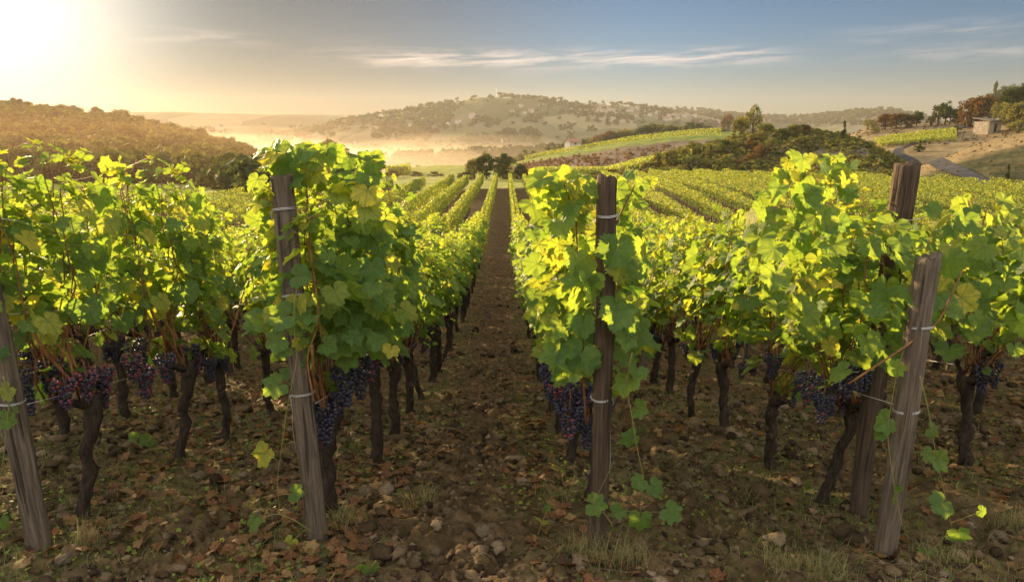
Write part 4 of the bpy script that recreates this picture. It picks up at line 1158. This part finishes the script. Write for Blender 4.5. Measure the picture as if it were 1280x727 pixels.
vine_patch('ridge_vineyard', 'light green vine rows covering the upper band of the ridge', [(655, 201), (660, 197), (905, 164), (900, 172)], 12, None, names=('vineyard_ridge',), seed=62, dens=2, ls=.3)
vine_patch('bank_foot_vineyard', 'young vine rows on the flat ground below the bare bank', [(660, 105), (662, 140), (850, 140), (850, 105)], 1, None, surfD=True, seed=63) if False else None
vine_patch('valley_vineyard', 'striped vine rows on the valley side beyond the field', [(482, 112), (508, 112), (514, 146), (488, 146)], 7, None, surfD=True, seed=64, dens=2)
vine_patch('lower_vineyard', 'young vine rows standing below the bare bank', [(665, 112), (860, 104), (868, 122), (680, 132)], 40, None, surfD=True, seed=65, dens=1.2, h=1.3)

# ---- track ----------------------------------------------------------------
def track():
    pts = [(1205, 166), (1190, 170), (1172, 173), (1155, 177), (1135, 181), (1120, 186), (1118, 192), (1130, 198), (1150, 203), (1172, 208), (1195, 215), (1215, 223), (1232, 232), (1248, 242)]
    W = [hit(*p) for p in pts]; S = []
    for a, b in zip(W[:-1], W[1:]):
        m = max(2, int((b-a).length/1.5))
        for k in range(m): S.append(a.lerp(b, k/m))
    S.append(W[-1]); S = np.array([tuple(v) for v in S])
    for _ in range(14): S[1:-1] = (S[:-2]+2*S[1:-1]+S[2:])/4
    d = np.gradient(S, axis=0)[:, :2]; d /= np.linalg.norm(d, axis=1)[:, None]+1e-9; nn = np.stack([-d[:, 1], d[:, 0]], -1)
    V = []; offs = np.linspace(-.7, .7, 7)
    for p, q in zip(S, nn):
        for o_ in offs:
            x, y = p[0]+q[0]*o_, p[1]+q[1]*o_; V.append((x, y, drop(x, y)+.10))
    n, m = len(S), len(offs); T = []
    for i in range(n-1):
        for j in range(m-1): a = i*m+j; T.append((a, a+1, a+m+1, a+m))
    M_TRACK = simple('track_gravel', (.03, .032, .036), (.06, .061, .066), 1.5, .95, .5, .05, coord='Object')  # gravel colour darkened to stand for the shade over the track
    o = link('gravel_track', mesh('gravel_track', np.array(V), np.array(T), M_TRACK)); tag(o, kind='structure')
track()

# ---- buildings ------------------------------------------------------------
M_STONE = simple('rubble_stone_wall', (.30, .24, .17), (.46, .38, .28), 3, .95, .8, .08)
M_TILE = simple('clay_roof_tiles', (.22, .12, .08), (.33, .19, .12), 4, .9, .6, .05, stretch=(6, 1, 1))
M_PALEROOF = simple('weathered_roof', (.16, .13, .10), (.26, .21, .16), 3, .9, .6, .05, stretch=(5, 1, 1))
M_PLASTER = simple('pale_render', (.36, .33, .29), (.50, .46, .40), 2, .9, .2, .02)
M_DARKOPEN = simple('dark_opening', (.012, .010, .009), (.03, .025, .02), 2, .6, .1, .01)
def house_meshes(w_, d_, h_, roof_h, wall, roofm, windows=2, thick=.25, ov=.3):
    mb = MB(); V, T = box(-w_/2, w_/2, -d_/2, d_/2, -1.5, h_); mb.add(V, T)
    for s in (-1, 1): mb.add([(s*w_/2, -d_/2, h_), (s*w_/2, d_/2, h_), (s*w_/2, 0, h_+roof_h)], [(0, 1, 2) if s > 0 else (0, 2, 1)])
    wallm = mb.mesh('house_wall', [wall], False)
    rb = MB()
    for s in (-1, 1):
        e = Vector((0, s*(d_/2+ov), h_-ov*roof_h/(d_/2))); x0 = w_/2+ov
        V = [(-x0, e.y, e.z), (x0, e.y, e.z), (x0, 0, h_+roof_h), (-x0, 0, h_+roof_h)]; V += [(a, b, c+thick) for a, b, c in V]
        rb.add(V, [(0, 1, 2, 3), (4, 7, 6, 5), (0, 4, 5, 1), (1, 5, 6, 2), (2, 6, 7, 3), (3, 7, 4, 0)])
    return wallm, rb.mesh('house_roof', [roofm], False)
HV = []
for (w_, d_, h_, rh) in ((11, 8, 5.5, 2.2), (15, 8, 4, 2), (9, 8, 6.5, 2.4)):
    wm, rm = house_meshes(w_, d_, h_, rh, M_PLASTER, M_TILE)
    r = empty('village_house'); wo_ = link('wall', wm, r); link('roof', rm, r)
    win = MB()
    wmesh = None
    for sx in (-.28, .05, .32):
        b = MB(); V, T = box(sx*w_-.5, sx*w_+.5, -d_/2-.06, -d_/2+.04, h_*.45, h_*.45+1.4); b.add(V, T); link('window', b.mesh('house_window', [M_DARKOPEN], False), wo_)
    HV.append(r)
hs = []; rh_ = random.Random(23); used_h = set()
hp = []
for _ in range(46): hp.append((rh_.uniform(735, 905), None, 'along'))
for px, py in ((652, 133), (656, 142), (664, 141), (651, 134), (573, 154), (596, 151), (560, 156), (545, 153), (700, 130), (690, 137), (715, 139), (625, 179), (590, 147), (720, 133), (640, 140), (676, 133), (530, 152), (516, 158), (430, 183), (438, 186), (452, 182), (420, 185), (444, 179)): hp.append((px, py, 'at'))
for px, py, mode in hp:
    if mode == 'along':
        cr = np.interp(px, [720, 800, 860, 905], [129, 135, 143, 149]); py = cr+abs(rh_.gauss(2, 5))+1
    nmz = ('village_hill', 'hazy_hills')
    p = hit(px, py, nmz)
    if p.y < 300: continue
    q = rh_.randrange(3); r = HV[q] if q not in used_h else copy_tree(HV[q]); used_h.add(q)
    r.location = p; r.rotation_euler = (0, 0, rh_.uniform(-.8, .8)+(math.pi/2 if rh_.random() < .3 else 0)); s = rh_.uniform(.38, .72); r.scale = (s, s, s); hs.append(r)
hs.sort(key=colx)
for n, r in enumerate(hs): tag(r, f'tiny pale house on the distant village hill, {ordw(n+1)} house from the left', 'house', 'houses of the hill village')
# mast on the village hill
p = hit(621, 124, ('village_hill',)); mast = empty('radio_mast', p); mb = MB(); V, T = tube([(0, 0, -2), (0, 0, 15)], [.5, .3], 6); mb.add(V, T)
link('mast_pole', mb.mesh('mast_pole', [M_WIRE]), mast); mb = MB(); V, T = box(-1.1, 1.1, -.3, .3, 9.5, 10.2); mb.add(V, T); V, T = box(-1.1, 1.1, -.3, .3, 13, 13.5); mb.add(V, T)
link('antenna_panels', mb.mesh('antenna_panels', [M_WIRE]), mast); tag(mast, 'thin radio mast standing on the summit of the village hill', 'mast')
# farmhouse on the ridge
p = hit(716, 178, ('vineyard_ridge',)); p = p if p.y < 400 else atD(716, 182, 262)
fr = empty('farmhouse', p, .5); wm, rm = house_meshes(5.0, 3.6, 1.3, 1.0, M_PLASTER, M_TILE); wo_ = link('wall', wm, fr); link('roof', rm, fr)
V, T = box(-.3, .4, -1.86, -1.76, .3, 1.1); link('window', mesh('farm_window', V, T, M_DARKOPEN, smooth=False), wo_)
tag(fr, 'little pinkish farmhouse with tiled roof against the ridge wood', 'house')
# stone hut on the right
p = hit(1233, 166, ('dry_hilltop',)); hut = empty('stone_hut', p, .42); W_, D_, H_ = 3.6, 2.7, 2.0
mb = MB()
t_ = .35
for (x0, x1, y0, y1, z0, z1) in ((-W_/2, W_/2, D_/2-t_, D_/2, -.8, H_), (-W_/2, -W_/2+t_, -D_/2, D_/2-t_, -.8, H_), (W_/2-t_, W_/2, -D_/2, D_/2-t_, -.8, H_),
                                 (-W_/2+t_, -.2, -D_/2, -D_/2+t_, -.8, H_), (.7, W_/2-t_, -D_/2, -D_/2+t_, -.8, H_), (-.2, .7, -D_/2, -D_/2+t_, 1.6, H_)):
    V, T = box(x0, x1, y0, y1, z0, z1); mb.add(V, T)
wo_ = link('wall', mb.mesh('hut_wall', [M_STONE], False), hut)
rb = MB(); x0, x1, y0, y1 = -W_/2-.25, W_/2+.25, -D_/2-.3, D_/2+.3
V = [(x0, y0, H_), (x1, y0, H_), (x1, y1, H_+.55), (x0, y1, H_+.55)]; V += [(a, b, c+.18) for a, b, c in V]
rb.add(V, [(0, 3, 2, 1), (4, 5, 6, 7), (0, 1, 5, 4), (1, 2, 6, 5), (2, 3, 7, 6), (3, 0, 4, 7)]); link('roof', rb.mesh('hut_roof', [M_PALEROOF], False), hut)
V, T = box(-.19, .69, -D_/2+.1, -D_/2+.18, -.5, 1.59); link('door', mesh('hut_door', V, T, M_DARKOPEN, smooth=False), wo_)
tag(hut, 'small square stone hut with pale flat roof under the hilltop trees', 'hut')
# two pale marker posts by the track on the hilltop
for n_, (px, lab) in enumerate(((1191, 'short pale marker post at the end of the hilltop vineyard'), (1203, 'short pale marker post standing alone beside the track'))):
    p = hit(px, 173, ('dry_hilltop',)); r = make_post('marker_post', p, p+Vector((0, 0, 1.2)), .12, .11, '', 70+n_); tag(r, lab, 'post')

# ================================================================= ground clutter
gr = np.random.default_rng(31)
def slope_frame(x, y, e=.04):
    zx = (gz(x+e, y)-gz(x-e, y))/(2*e); zy = (gz(x, y+e)-gz(x, y-e))/(2*e); return norm(np.stack([-zx, -zy, np.ones_like(zx)], -1))
def sample_xy(n, ymin, ymax, power=1.0):
    """denser close to the viewer"""
    y = ymin*(ymax/ymin)**(gr.random(n)**power); x = gr.uniform(-1, 1, n)*(y*.80+.4); return x, y
# clods and pebbles
def clods():
    n = 34000; x, y = sample_xy(n, 2.3, 18)
    s = gr.lognormal(math.log(.014), .6, n)*(.8+.35*(y > 5)); s = np.clip(s, .005, .065)
    u = (x-ROW0)/DX; row = .5+.5*np.cos(2*np.pi*u)
    keep = gr.random(n) < np.clip(.5+1.1*fbm(x*1.6, y*1.1, 66, 3), .06, 1)*(1-.35*row)
    x, y, s = x[keep], y[keep], s[keep]; n = len(x); z = gz(x, y)
    mb = MB(); V, T = ICO1
    D = gr.normal(1, .22, (n, len(V), 1)); sc = gr.uniform(.6, 1.25, (n, 1, 3))*np.array([1, 1, .7])
    th = gr.uniform(0, 6.28, n); c, s_ = np.cos(th), np.sin(th); Rm = np.zeros((n, 3, 3)); Rm[:, 0, 0] = c; Rm[:, 0, 1] = -s_; Rm[:, 1, 0] = s_; Rm[:, 1, 1] = c; Rm[:, 2, 2] = 1
    W = np.einsum('nij,nvj->nvi', Rm, V[None]*D*sc)*s[:, None, None]+np.stack([x, y, z+s*.25], -1)[:, None]
    TT = (T[None]+(np.arange(n)*len(V))[:, None, None]).reshape(-1, 3)
    mb.add(W.reshape(-1, 3), TT, rnd=np.repeat(gr.random(n), len(V)))
    m, t = material('earth_clods'); rnd = attr(t, 'rnd'); g = t.new('ShaderNodeNewGeometry').outputs['Position']; nn = t.noise(g, 60, 5, .7)
    col = t.ramp(rnd, [(0, (.035, .023, .013)), (.5, (.085, .057, .032)), (.85, (.16, .112, .066)), (1, (.23, .17, .11))])
    col = t.mix(t.mapr(nn, .35, .65, 0, .6), col, t.mix(1.0, col, (.5, .5, .5), 'MULTIPLY'))
    p = t.new('ShaderNodeBsdfPrincipled', inp={'Base Color': col, 'Roughness': .95, 'Specular IOR Level': .1, 'Normal': bump(t, nn, .8, .01)}); finish(t, p.outputs[0])
    o = link('soil_clods', mb.mesh('soil_clods', [m], True)); tag(o, 'loose brown earth clods and pebbles strewn over the tilled soil', 'clods', kind='stuff')
clods()
# stones
M_ROCK = simple('field_stone', (.07, .052, .034), (.17, .125, .08), 9, .9, .8, .01)
def rock_mesh(seed, flat):
    r = np.random.default_rng(seed); V, T = ICO3; a = V*4.1
    d = 1+.38*fbm(V[:, 0]*1.3+V[:, 2]+seed, V[:, 1]*1.3-V[:, 2]*.7, seed, 4)+.06*fbm(V[:, 0]*5+V[:, 2]*4, V[:, 1]*5, seed+4, 2)
    return mesh('stone', V*d[:, None]*np.array([1, .8, flat]), T, M_ROCK)
rocks = [rock_mesh(i, f) for i, f in enumerate((.75, .55, .68, .45))]
sl = [(608, 667, .062, 0), (1250, 672, .058, 1), (250, 596, .05, 0), (279, 600, .035, 2), (456, 616, .05, 2), (598, 690, .055, 3), (560, 640, .04, 1), (1108, 672, .045, 1), (195, 600, .04, 0), (625, 548, .035, 1), (300, 580, .05, 3), (858, 610, .05, 0), (880, 680, .04, 2),
      (1030, 690, .035, 1), (545, 690, .034, 2), (520, 700, .03, 0), (145, 660, .035, 1), (220, 515, .05, 0), (505, 555, .04, 3), (870, 560, .04, 1), (940, 640, .034, 2), (690, 655, .03, 0), (1180, 640, .03, 3), (415, 600, .03, 1), (80, 700, .04, 2)]
st = []
for px, py, s, v in sl:
    p = gp(px, py); o = link('stone', rocks[v], None, p+Vector((0, 0, s*.08))); o.scale = (s, s, s); o.rotation_euler = (gr.normal(0, .2), gr.normal(0, .2), gr.uniform(0, 6)); st.append(o)
st.sort(key=colx)
for n, o in enumerate(st): tag(o, f'rounded brown field stone on the soil, {ordw(n+1)} stone from the left', 'stone', 'stones lying between the rows')
# fallen leaves: the nearest as things, the rest as litter
def litter_frames(x, y, s):
    n = len(x); N = slope_frame(x, y); N = norm(N+gr.normal(0, .30, (n, 3))*np.array([1, 1, .3])); t_ = norm(np.cross(N, gr.normal(0, 1, (n, 3)))); return np.stack([x, y, gz(x, y)+.012+s*.08], -1), t_, N
def crumple_leaf(seed):
    r = np.random.default_rng(seed); V, T, luv = leaf_template(r, 0); V = V.copy(); V[:, 2] += .28*np.abs(V[:, 0])**1.5+.18*fbm(V[:, 0]*2.2, V[:, 1]*2.2, seed, 2)-.1*(V[:, 1]**2)
    return V, T, luv
CL = [crumple_leaf(i) for i in range(8)]
cm = {}
for i, (V, T, luv) in enumerate(CL):
    for j, rv_ in enumerate((.1, .45, .85)): cm[(i, j)] = mesh('fallen_leaf', V, T, M_DEAD, {'rnd': np.full(len(V), rv_), 'luv': luv})
n = 1500; x, y = sample_xy(n, 2.35, 7.0)
u = (x-ROW0)/DX; row = .5+.5*np.cos(2*np.pi*u)
clump = fbm(x*1.1, y*.7, 15, 3)+.25*row+.35*np.exp(-((x-.1)/.22)**2)-.3*np.exp(-((x+.3)/.25)**2)
keep = np.argsort(-(clump+gr.normal(0, .25, n)))[:260]; x, y = x[keep], y[keep]
P, T_, N = litter_frames(x, y, np.full(len(x), .06)); CW = ['dark red-brown', 'russet brown', 'pale tan']
for k in range(len(x)):
    j = int(gr.choice([0, 0, 1, 1, 2], 1)[0]); s = gr.uniform(.026, .060)
    o = link('fallen_leaf', cm[(int(gr.integers(8)), j)], None, P[k]); t_, nn = Vector(T_[k]), Vector(N[k]); sd = t_.cross(nn)
    o.rotation_euler = Matrix((sd, t_, nn)).transposed().to_euler(); o.scale = (s, s, s)
    tag(o, f'{CW[j]} fallen vine leaf lying on the near soil', 'leaf', CW[j]+' fallen leaves on the near soil')
n = 17000; x, y = sample_xy(n, 2.5, 34, .8)
u = (x-ROW0)/DX; row = .5+.5*np.cos(2*np.pi*u)
den = fbm(x*.9, y*.6, 15, 3)+.35*row+.35*np.exp(-((x-.1)/.22)**2)-.25*np.exp(-((x+.35)/.25)**2)
keep = (den+gr.normal(0, .12, n)) > .20; x, y = x[keep], y[keep]; s = gr.uniform(.022, .055, len(x)); P, T_, N = litter_frames(x, y, s)
mk = y < 9
a = leaf_soup(gr, P[mk], T_[mk], N[mk], s[mk], gr.random(mk.sum()), 1); b = leaf_soup(gr, P[~mk], T_[~mk], N[~mk], s[~mk], gr.random((~mk).sum()), 2)
o = link('leaf_litter', soup_mesh('leaf_litter', [a, b], M_DEAD)); tag(o, 'russet and brown leaf litter scattered between the vine rows', 'leaf litter', kind='stuff')
# grass and weeds
def blade_soup(x, y, h, lean, wd, rnd, seg=3):
    n = len(x); th = gr.uniform(0, 6.28, n); z = gz(x, y)-.005
    V = []; d = np.stack([np.cos(th), np.sin(th), 0*th], -1); sd = np.stack([-np.sin(th), np.cos(th), 0*th], -1); base = np.stack([x, y, z], -1)
    for k in range(seg+1):
        t_ = k/seg; c = base+d*(lean*h*t_**1.8)[:, None]; c = c+np.stack([0*x, 0*x, h*t_*(1-.35*lean*t_)], -1); w_ = (wd*(1-t_*.92))[:, None]
        V.append(c-sd*w_); V.append(c+sd*w_)
    V = np.stack(V, 1).reshape(-1, 3); m = (seg+1)*2; T = []
    for k in range(seg): a_ = 2*k; T += [(a_, a_+1, a_+3), (a_, a_+3, a_+2)]
    TT = (np.array(T)[None]+(np.arange(n)*m)[:, None, None]).reshape(-1, 3)
    return MB().add(V, TT, rnd=np.repeat(rnd, m), luv=np.zeros((len(V), 3)))
n = 60000; x, y = sample_xy(n, 2.4, 26, .85); u = (x-ROW0)/DX; row = .5+.5*np.cos(2*np.pi*u)
den = fbm(x*1.4, y*1.0, 33, 3)+.45*row-.55*np.exp(-((x+.25)/.4)**2)
keep = (den+gr.normal(0, .12, n)) > .10; x, y = x[keep], y[keep]; n = len(x); far = 1+.25*(y > 6)+.5*(y > 12)
o = link('ground_weeds', soup_mesh('ground_weeds', [blade_soup(x, y, gr.uniform(.02, .09, n)*far, gr.uniform(.3, 1.3, n), gr.uniform(.0012, .0026, n)*far, np.clip(gr.beta(1.5, 1.8, n), 0, 1), 2)], M_GRASS))
tag(o, 'short green and straw coloured weeds growing under the vine rows', 'weeds', kind='stuff')
# small round-leaved weeds
n = 9000; x, y = sample_xy(n, 2.4, 14, .9); u = (x-ROW0)/DX; row = .5+.5*np.cos(2*np.pi*u); keep = (fbm(x*1.7, y*1.3, 44, 3)+.3*row+gr.normal(0, .15, n)) > .25
x, y = x[keep], y[keep]; n = len(x); s = gr.uniform(.008, .022, n); P, T_, N = litter_frames(x, y, s)
o = link('clover_weeds', soup_mesh('clover_weeds', [leaf_soup(gr, P+np.array([0, 0, .01]), T_, N, s, gr.uniform(0, .5, n), 2)], M_LEAF_FAR)); tag(o, 'tiny green leafy weeds sprouting in the damp soil', 'weeds', kind='stuff')
# twigs
M_TWIG = simple('dry_twig', (.10, .065, .04), (.22, .16, .10), 30, .9, .3, .002)
mb = MB(); n = 420; x, y = sample_xy(n, 2.35, 7)
for k in range(n):
    L = gr.uniform(.05, .22); a = gr.uniform(0, 6.28); m = 5; uu = np.linspace(-.5, .5, m)
    px_, py_ = x[k]+L*uu*math.cos(a)+gr.normal(0, .006, m), y[k]+L*uu*math.sin(a)+gr.normal(0, .006, m)
    V, T = tube(np.stack([px_, py_, gz(px_, py_)+.012+gr.uniform(0, .015)], -1), np.linspace(.0022, .001, m), 4); mb.add(V, T)
o = link('twig_litter', mb.mesh('twig_litter', [M_TWIG])); tag(o, 'thin dry twigs and prunings scattered over the near soil', 'twigs', kind='stuff')
# dry tufts, one by one
tf = [(886, 512, .17, 1, 'wide straw coloured tuft'), (530, 628, .13, 1, ''), (432, 655, .17, 1, ''), (720, 690, .15, 1, ''), (755, 705, .19, 1, ''), (275, 492, .16, 1, ''), (240, 575, .10, 0, ''), (1262, 655, .15, 1, ''), (975, 705, .13, 1, ''), (700, 620, .13, 1, ''), (650, 500, .10, 0, ''),
      (1150, 490, .14, 0, ''), (105, 680, .14, 1, ''), (320, 640, .10, 0, ''), (1030, 715, .13, 1, ''), (560, 480, .10, 0, ''), (445, 560, .10, 0, ''), (790, 700, .13, 1, ''), (1180, 700, .12, 1, ''), (160, 590, .10, 0, ''), (850, 495, .12, 1, ''), (910, 500, .13, 1, ''), (800, 540, .1, 0, '')]
ts = []
for px, py, h, dry, lab in tf:
    p = gp(px, py); n = 260 if lab else 150; sp = (.11 if lab else .055); xx = p.x+gr.normal(0, sp, n); yy = p.y+gr.normal(0, sp, n)
    m = soup_mesh('grass_tuft', [blade_soup(xx, yy, h*gr.uniform(.4, 1.15, n), gr.uniform(.2, 1.2, n), gr.uniform(.0009, .0018, n), np.clip(gr.beta(6, 2, n) if dry else gr.beta(2, 3, n), 0, 1), 4)], M_GRASS)
    m.transform(Matrix.Translation(-p)); o = link('grass_tuft', m, None, p); ts.append((o, dry))
ts.sort(key=lambda a: colx(a[0]))
for n, (o, dry) in enumerate(ts): tag(o, f'{"dry straw coloured" if dry else "greenish"} grass tuft on the soil, {ordw(n+1)} tuft from the left', 'grass tuft', 'grass tufts between the rows')

# ---- trailing shoots with single leaves -----------------------------------
def trailing(label, stem, leaves, seed, Y):
    """stem: photo pixels (px,py[,Y]); leaves: (px,py,size px,hue)"""
    rng = np.random.default_rng(seed); S = [atY(s[0], s[1], s[2] if len(s) > 2 else Y) for s in stem]; o0 = S[0]; root = empty('vine_shoot', o0)
    P = np.array([tuple(v-o0) for v in S]); tt = np.linspace(0, 1, len(P)); t2 = np.linspace(0, 1, len(P)*5); pp = np.stack([np.interp(t2, tt, P[:, a]) for a in range(3)], -1)
    for _ in range(3): pp[1:-1] = (pp[:-2]+2*pp[1:-1]+pp[2:])/4
    V, T = tube(pp, np.linspace(.0034, .0012, len(pp)), 6); link('stem', mesh('shoot_stem', V, T, M_GREENSTEM), root)
    for (px, py, sz, hue, *yy) in leaves:
        c = atY(px, py, yy[0] if yy else Y); c = np.array(tuple(c-o0)); i = int(np.argmin(np.linalg.norm(pp-c, axis=1))); a = pp[i]
        s = sz/F*Y*.56
        out = c-a; L = np.linalg.norm(out); out = out/(L+1e-6)
        tip = out*.8+np.array([0, -.25, -.5])+rng.normal(0, .2, 3); nr = np.array([rng.normal(0, .35), -1, rng.uniform(.2, .7)])
        tip = norm(tip); j = c-tip*s*.35
        m = MB(); sp = leaf_soup(rng, [j], [tip], [nr], [s], [hue], 0); m.V, m.T, m.A, m.MI, m.n = sp.V, sp.T, sp.A, sp.MI, sp.n
        V, T = petiole_soup([(a, j)], .0015); m.add(V, T, 1, rnd=0, luv=np.zeros((len(V), 3)))
        link('leaf', m.mesh('shoot_leaf', [M_LEAF, M_GREENSTEM]), root)
    tag(root, label, 'vine shoot'); return root
yA, yB, yC, yD = b1.y-.12, b2.y-.08, bB.y-.08, b0.y-.1
trailing('long green shoot trailing in front of the left path post with sunlit yellow leaf', [(372, 350), (366, 400), (372, 450), (360, 500), (352, 560), (346, 600), (350, 640)],
         [(348, 398, 44, .25), (342, 428, 38, .3), (340, 486, 38, .25), (350, 440, 30, .2), (329, 572, 42, .85), (372, 616, 28, .2), (380, 345, 36, .1)], 1, yA)
trailing('low shoot with small bright leaves at the foot of the left path post', [(395, 668, b1.y-.05), (370, 650), (345, 640), (318, 652)], [(314, 656, 30, .35), (360, 681, 26, .8), (330, 700, 28, .2), (392, 712, 24, .45), (352, 690, 18, .2)], 2, b1.y-.15)
trailing('drooping shoot with pale lit leaves along the right side of the central post', [(790, 440), (782, 480), (790, 520), (796, 560), (806, 600), (800, 640)],
         [(803, 512, 28, .3), (785, 550, 34, .2), (797, 604, 26, .25), (822, 610, 30, .15), (842, 643, 36, .2), (800, 655, 40, .25), (770, 640, 26, .2)], 3, yB)
trailing('short shoot with round green leaf crossing the base of the central post', [(765, 655), (755, 640), (742, 628)], [(748, 631, 36, .35), (768, 575, 0.1, .2)], 4, yB)
trailing('shoot climbing the leaning strut post with broad green leaves', [(1128, 660), (1118, 610), (1108, 540), (1120, 470), (1135, 420)],
         [(1124, 460, 28, .25), (1102, 530, 40, .25), (1120, 614, 34, .2), (1098, 545, 20, .2)], 5, yC)
trailing('hanging shoot with narrow lit leaves right of the strut post', [(1150, 470), (1160, 510), (1166, 545), (1172, 580), (1182, 620), (1190, 660)],
         [(1169, 540, 28, .3), (1178, 575, 32, .5), (1160, 570, 26, .4), (1175, 632, 40, .2), (1200, 670, 30, .1), (1158, 700, 34, .1), (1230, 640, 20, .2)], 6, yC)
trailing('shoot with small yellow green leaves beside the tilted post at the left edge', [(4, 470), (12, 500), (8, 540), (2, 590), (-5, 640)], [(6, 492, 30, .7), (12, 525, 30, .3), (3, 655, 26, .3), (22, 512, 14, .3)], 7, yD)
trailing('low sprout of green leaves on the soil below the central path', [(190, 545), (176, 560), (168, 548)], [(182, 552, 26, .2, 4.6), (165, 545, 16, .3, 4.6)], 8, 4.6)
trailing('green sprout lying on the soil at the bottom of the picture left of the path', [(470, 700), (462, 712), (452, 716)], [(465, 715, 30, .2), (448, 708, 14, .3)], 9, gp(465, 715).y)
trailing('yellow green leaf standing upright on the soil beside the central path', [(672, 668), (677, 655), (682, 640)], [(678, 652, 26, .85), (686, 634, 12, .3)], 10, gp(672, 668).y)

# ================================================================= air

def volume_mat(name, col, dens, g):
    m, t = material(name); v = t.new('ShaderNodeVolumePrincipled', inp={'Color': col, 'Density': dens, 'Anisotropy': g})
    o = t.new('ShaderNodeOutputMaterial'); t.l.new(v.outputs[0], o.inputs['Volume']); return m
def haze():
    HX = 2100; V, T = box(-HX, HX, -HX, HX, -75, 112)
    o = link('haze', mesh('haze', V, T, volume_mat('haze_air', (.64, .60, .56), HAZE_DENSITY, HAZE_G), smooth=False)); tag(o, 'thin golden evening haze over the valley', 'haze', kind='stuff')
haze()
M_MIST = volume_mat('valley_mist', (1, .88, .72), MIST_DENSITY, .5)
mb = MB()
V, T = ICO3
mr = random.Random(4)
for (px, D, rx, ry, rz, z) in [(mr.uniform(240, 660), mr.uniform(360, 800), mr.uniform(70, 170), mr.uniform(50, 110), mr.uniform(9, 20), mr.uniform(-25, -13)) for _ in range(17)] + [(mr.uniform(300, 640), mr.uniform(240, 360), mr.uniform(40, 80), mr.uniform(35, 60), mr.uniform(9, 15), mr.uniform(-20, -13)) for _ in range(8)]:
    p = atD(px, 200, D); d_ = 1+.30*fbm(V[:, 0]*1.6+px, V[:, 1]*1.6+V[:, 2], 5, 3)
    o = link('mist_bank', mesh('mist_bank', V*d_[:, None]*np.array([rx, ry, rz])+np.array([0, 0, 0]), T, M_MIST), None, (p.x, p.y, z)); tag(o, 'bright low mist lying in the valley below the village hill', 'mist', kind='stuff')

# orange-tinted mist added in front of the wooded hill for its warm glow
M_GLOWMIST = volume_mat('added_glow_mist', (1, .64, .38), .00022, .5)
for (px, D, rx, ry, rz, z) in ((30, 135, 95, 70, 15, -5.5), (180, 128, 75, 62, 12, -6), (-180, 135, 95, 70, 15, -5.5), (80, 115, 60, 45, 11, -5)):
    p = atD(px, 200, D); V, T = ICO3; d_ = 1+.2*fbm(V[:, 0]*1.6+px, V[:, 1]*1.6+V[:, 2], 6, 3)
    o = link('mist_bank', mesh('mist_bank', V*d_[:, None]*np.array([rx, ry, rz]), T, M_GLOWMIST), None, (p.x, p.y, z)); tag(o, 'thin orange mist added for its glow in front of the wooded hill', 'mist', kind='stuff')
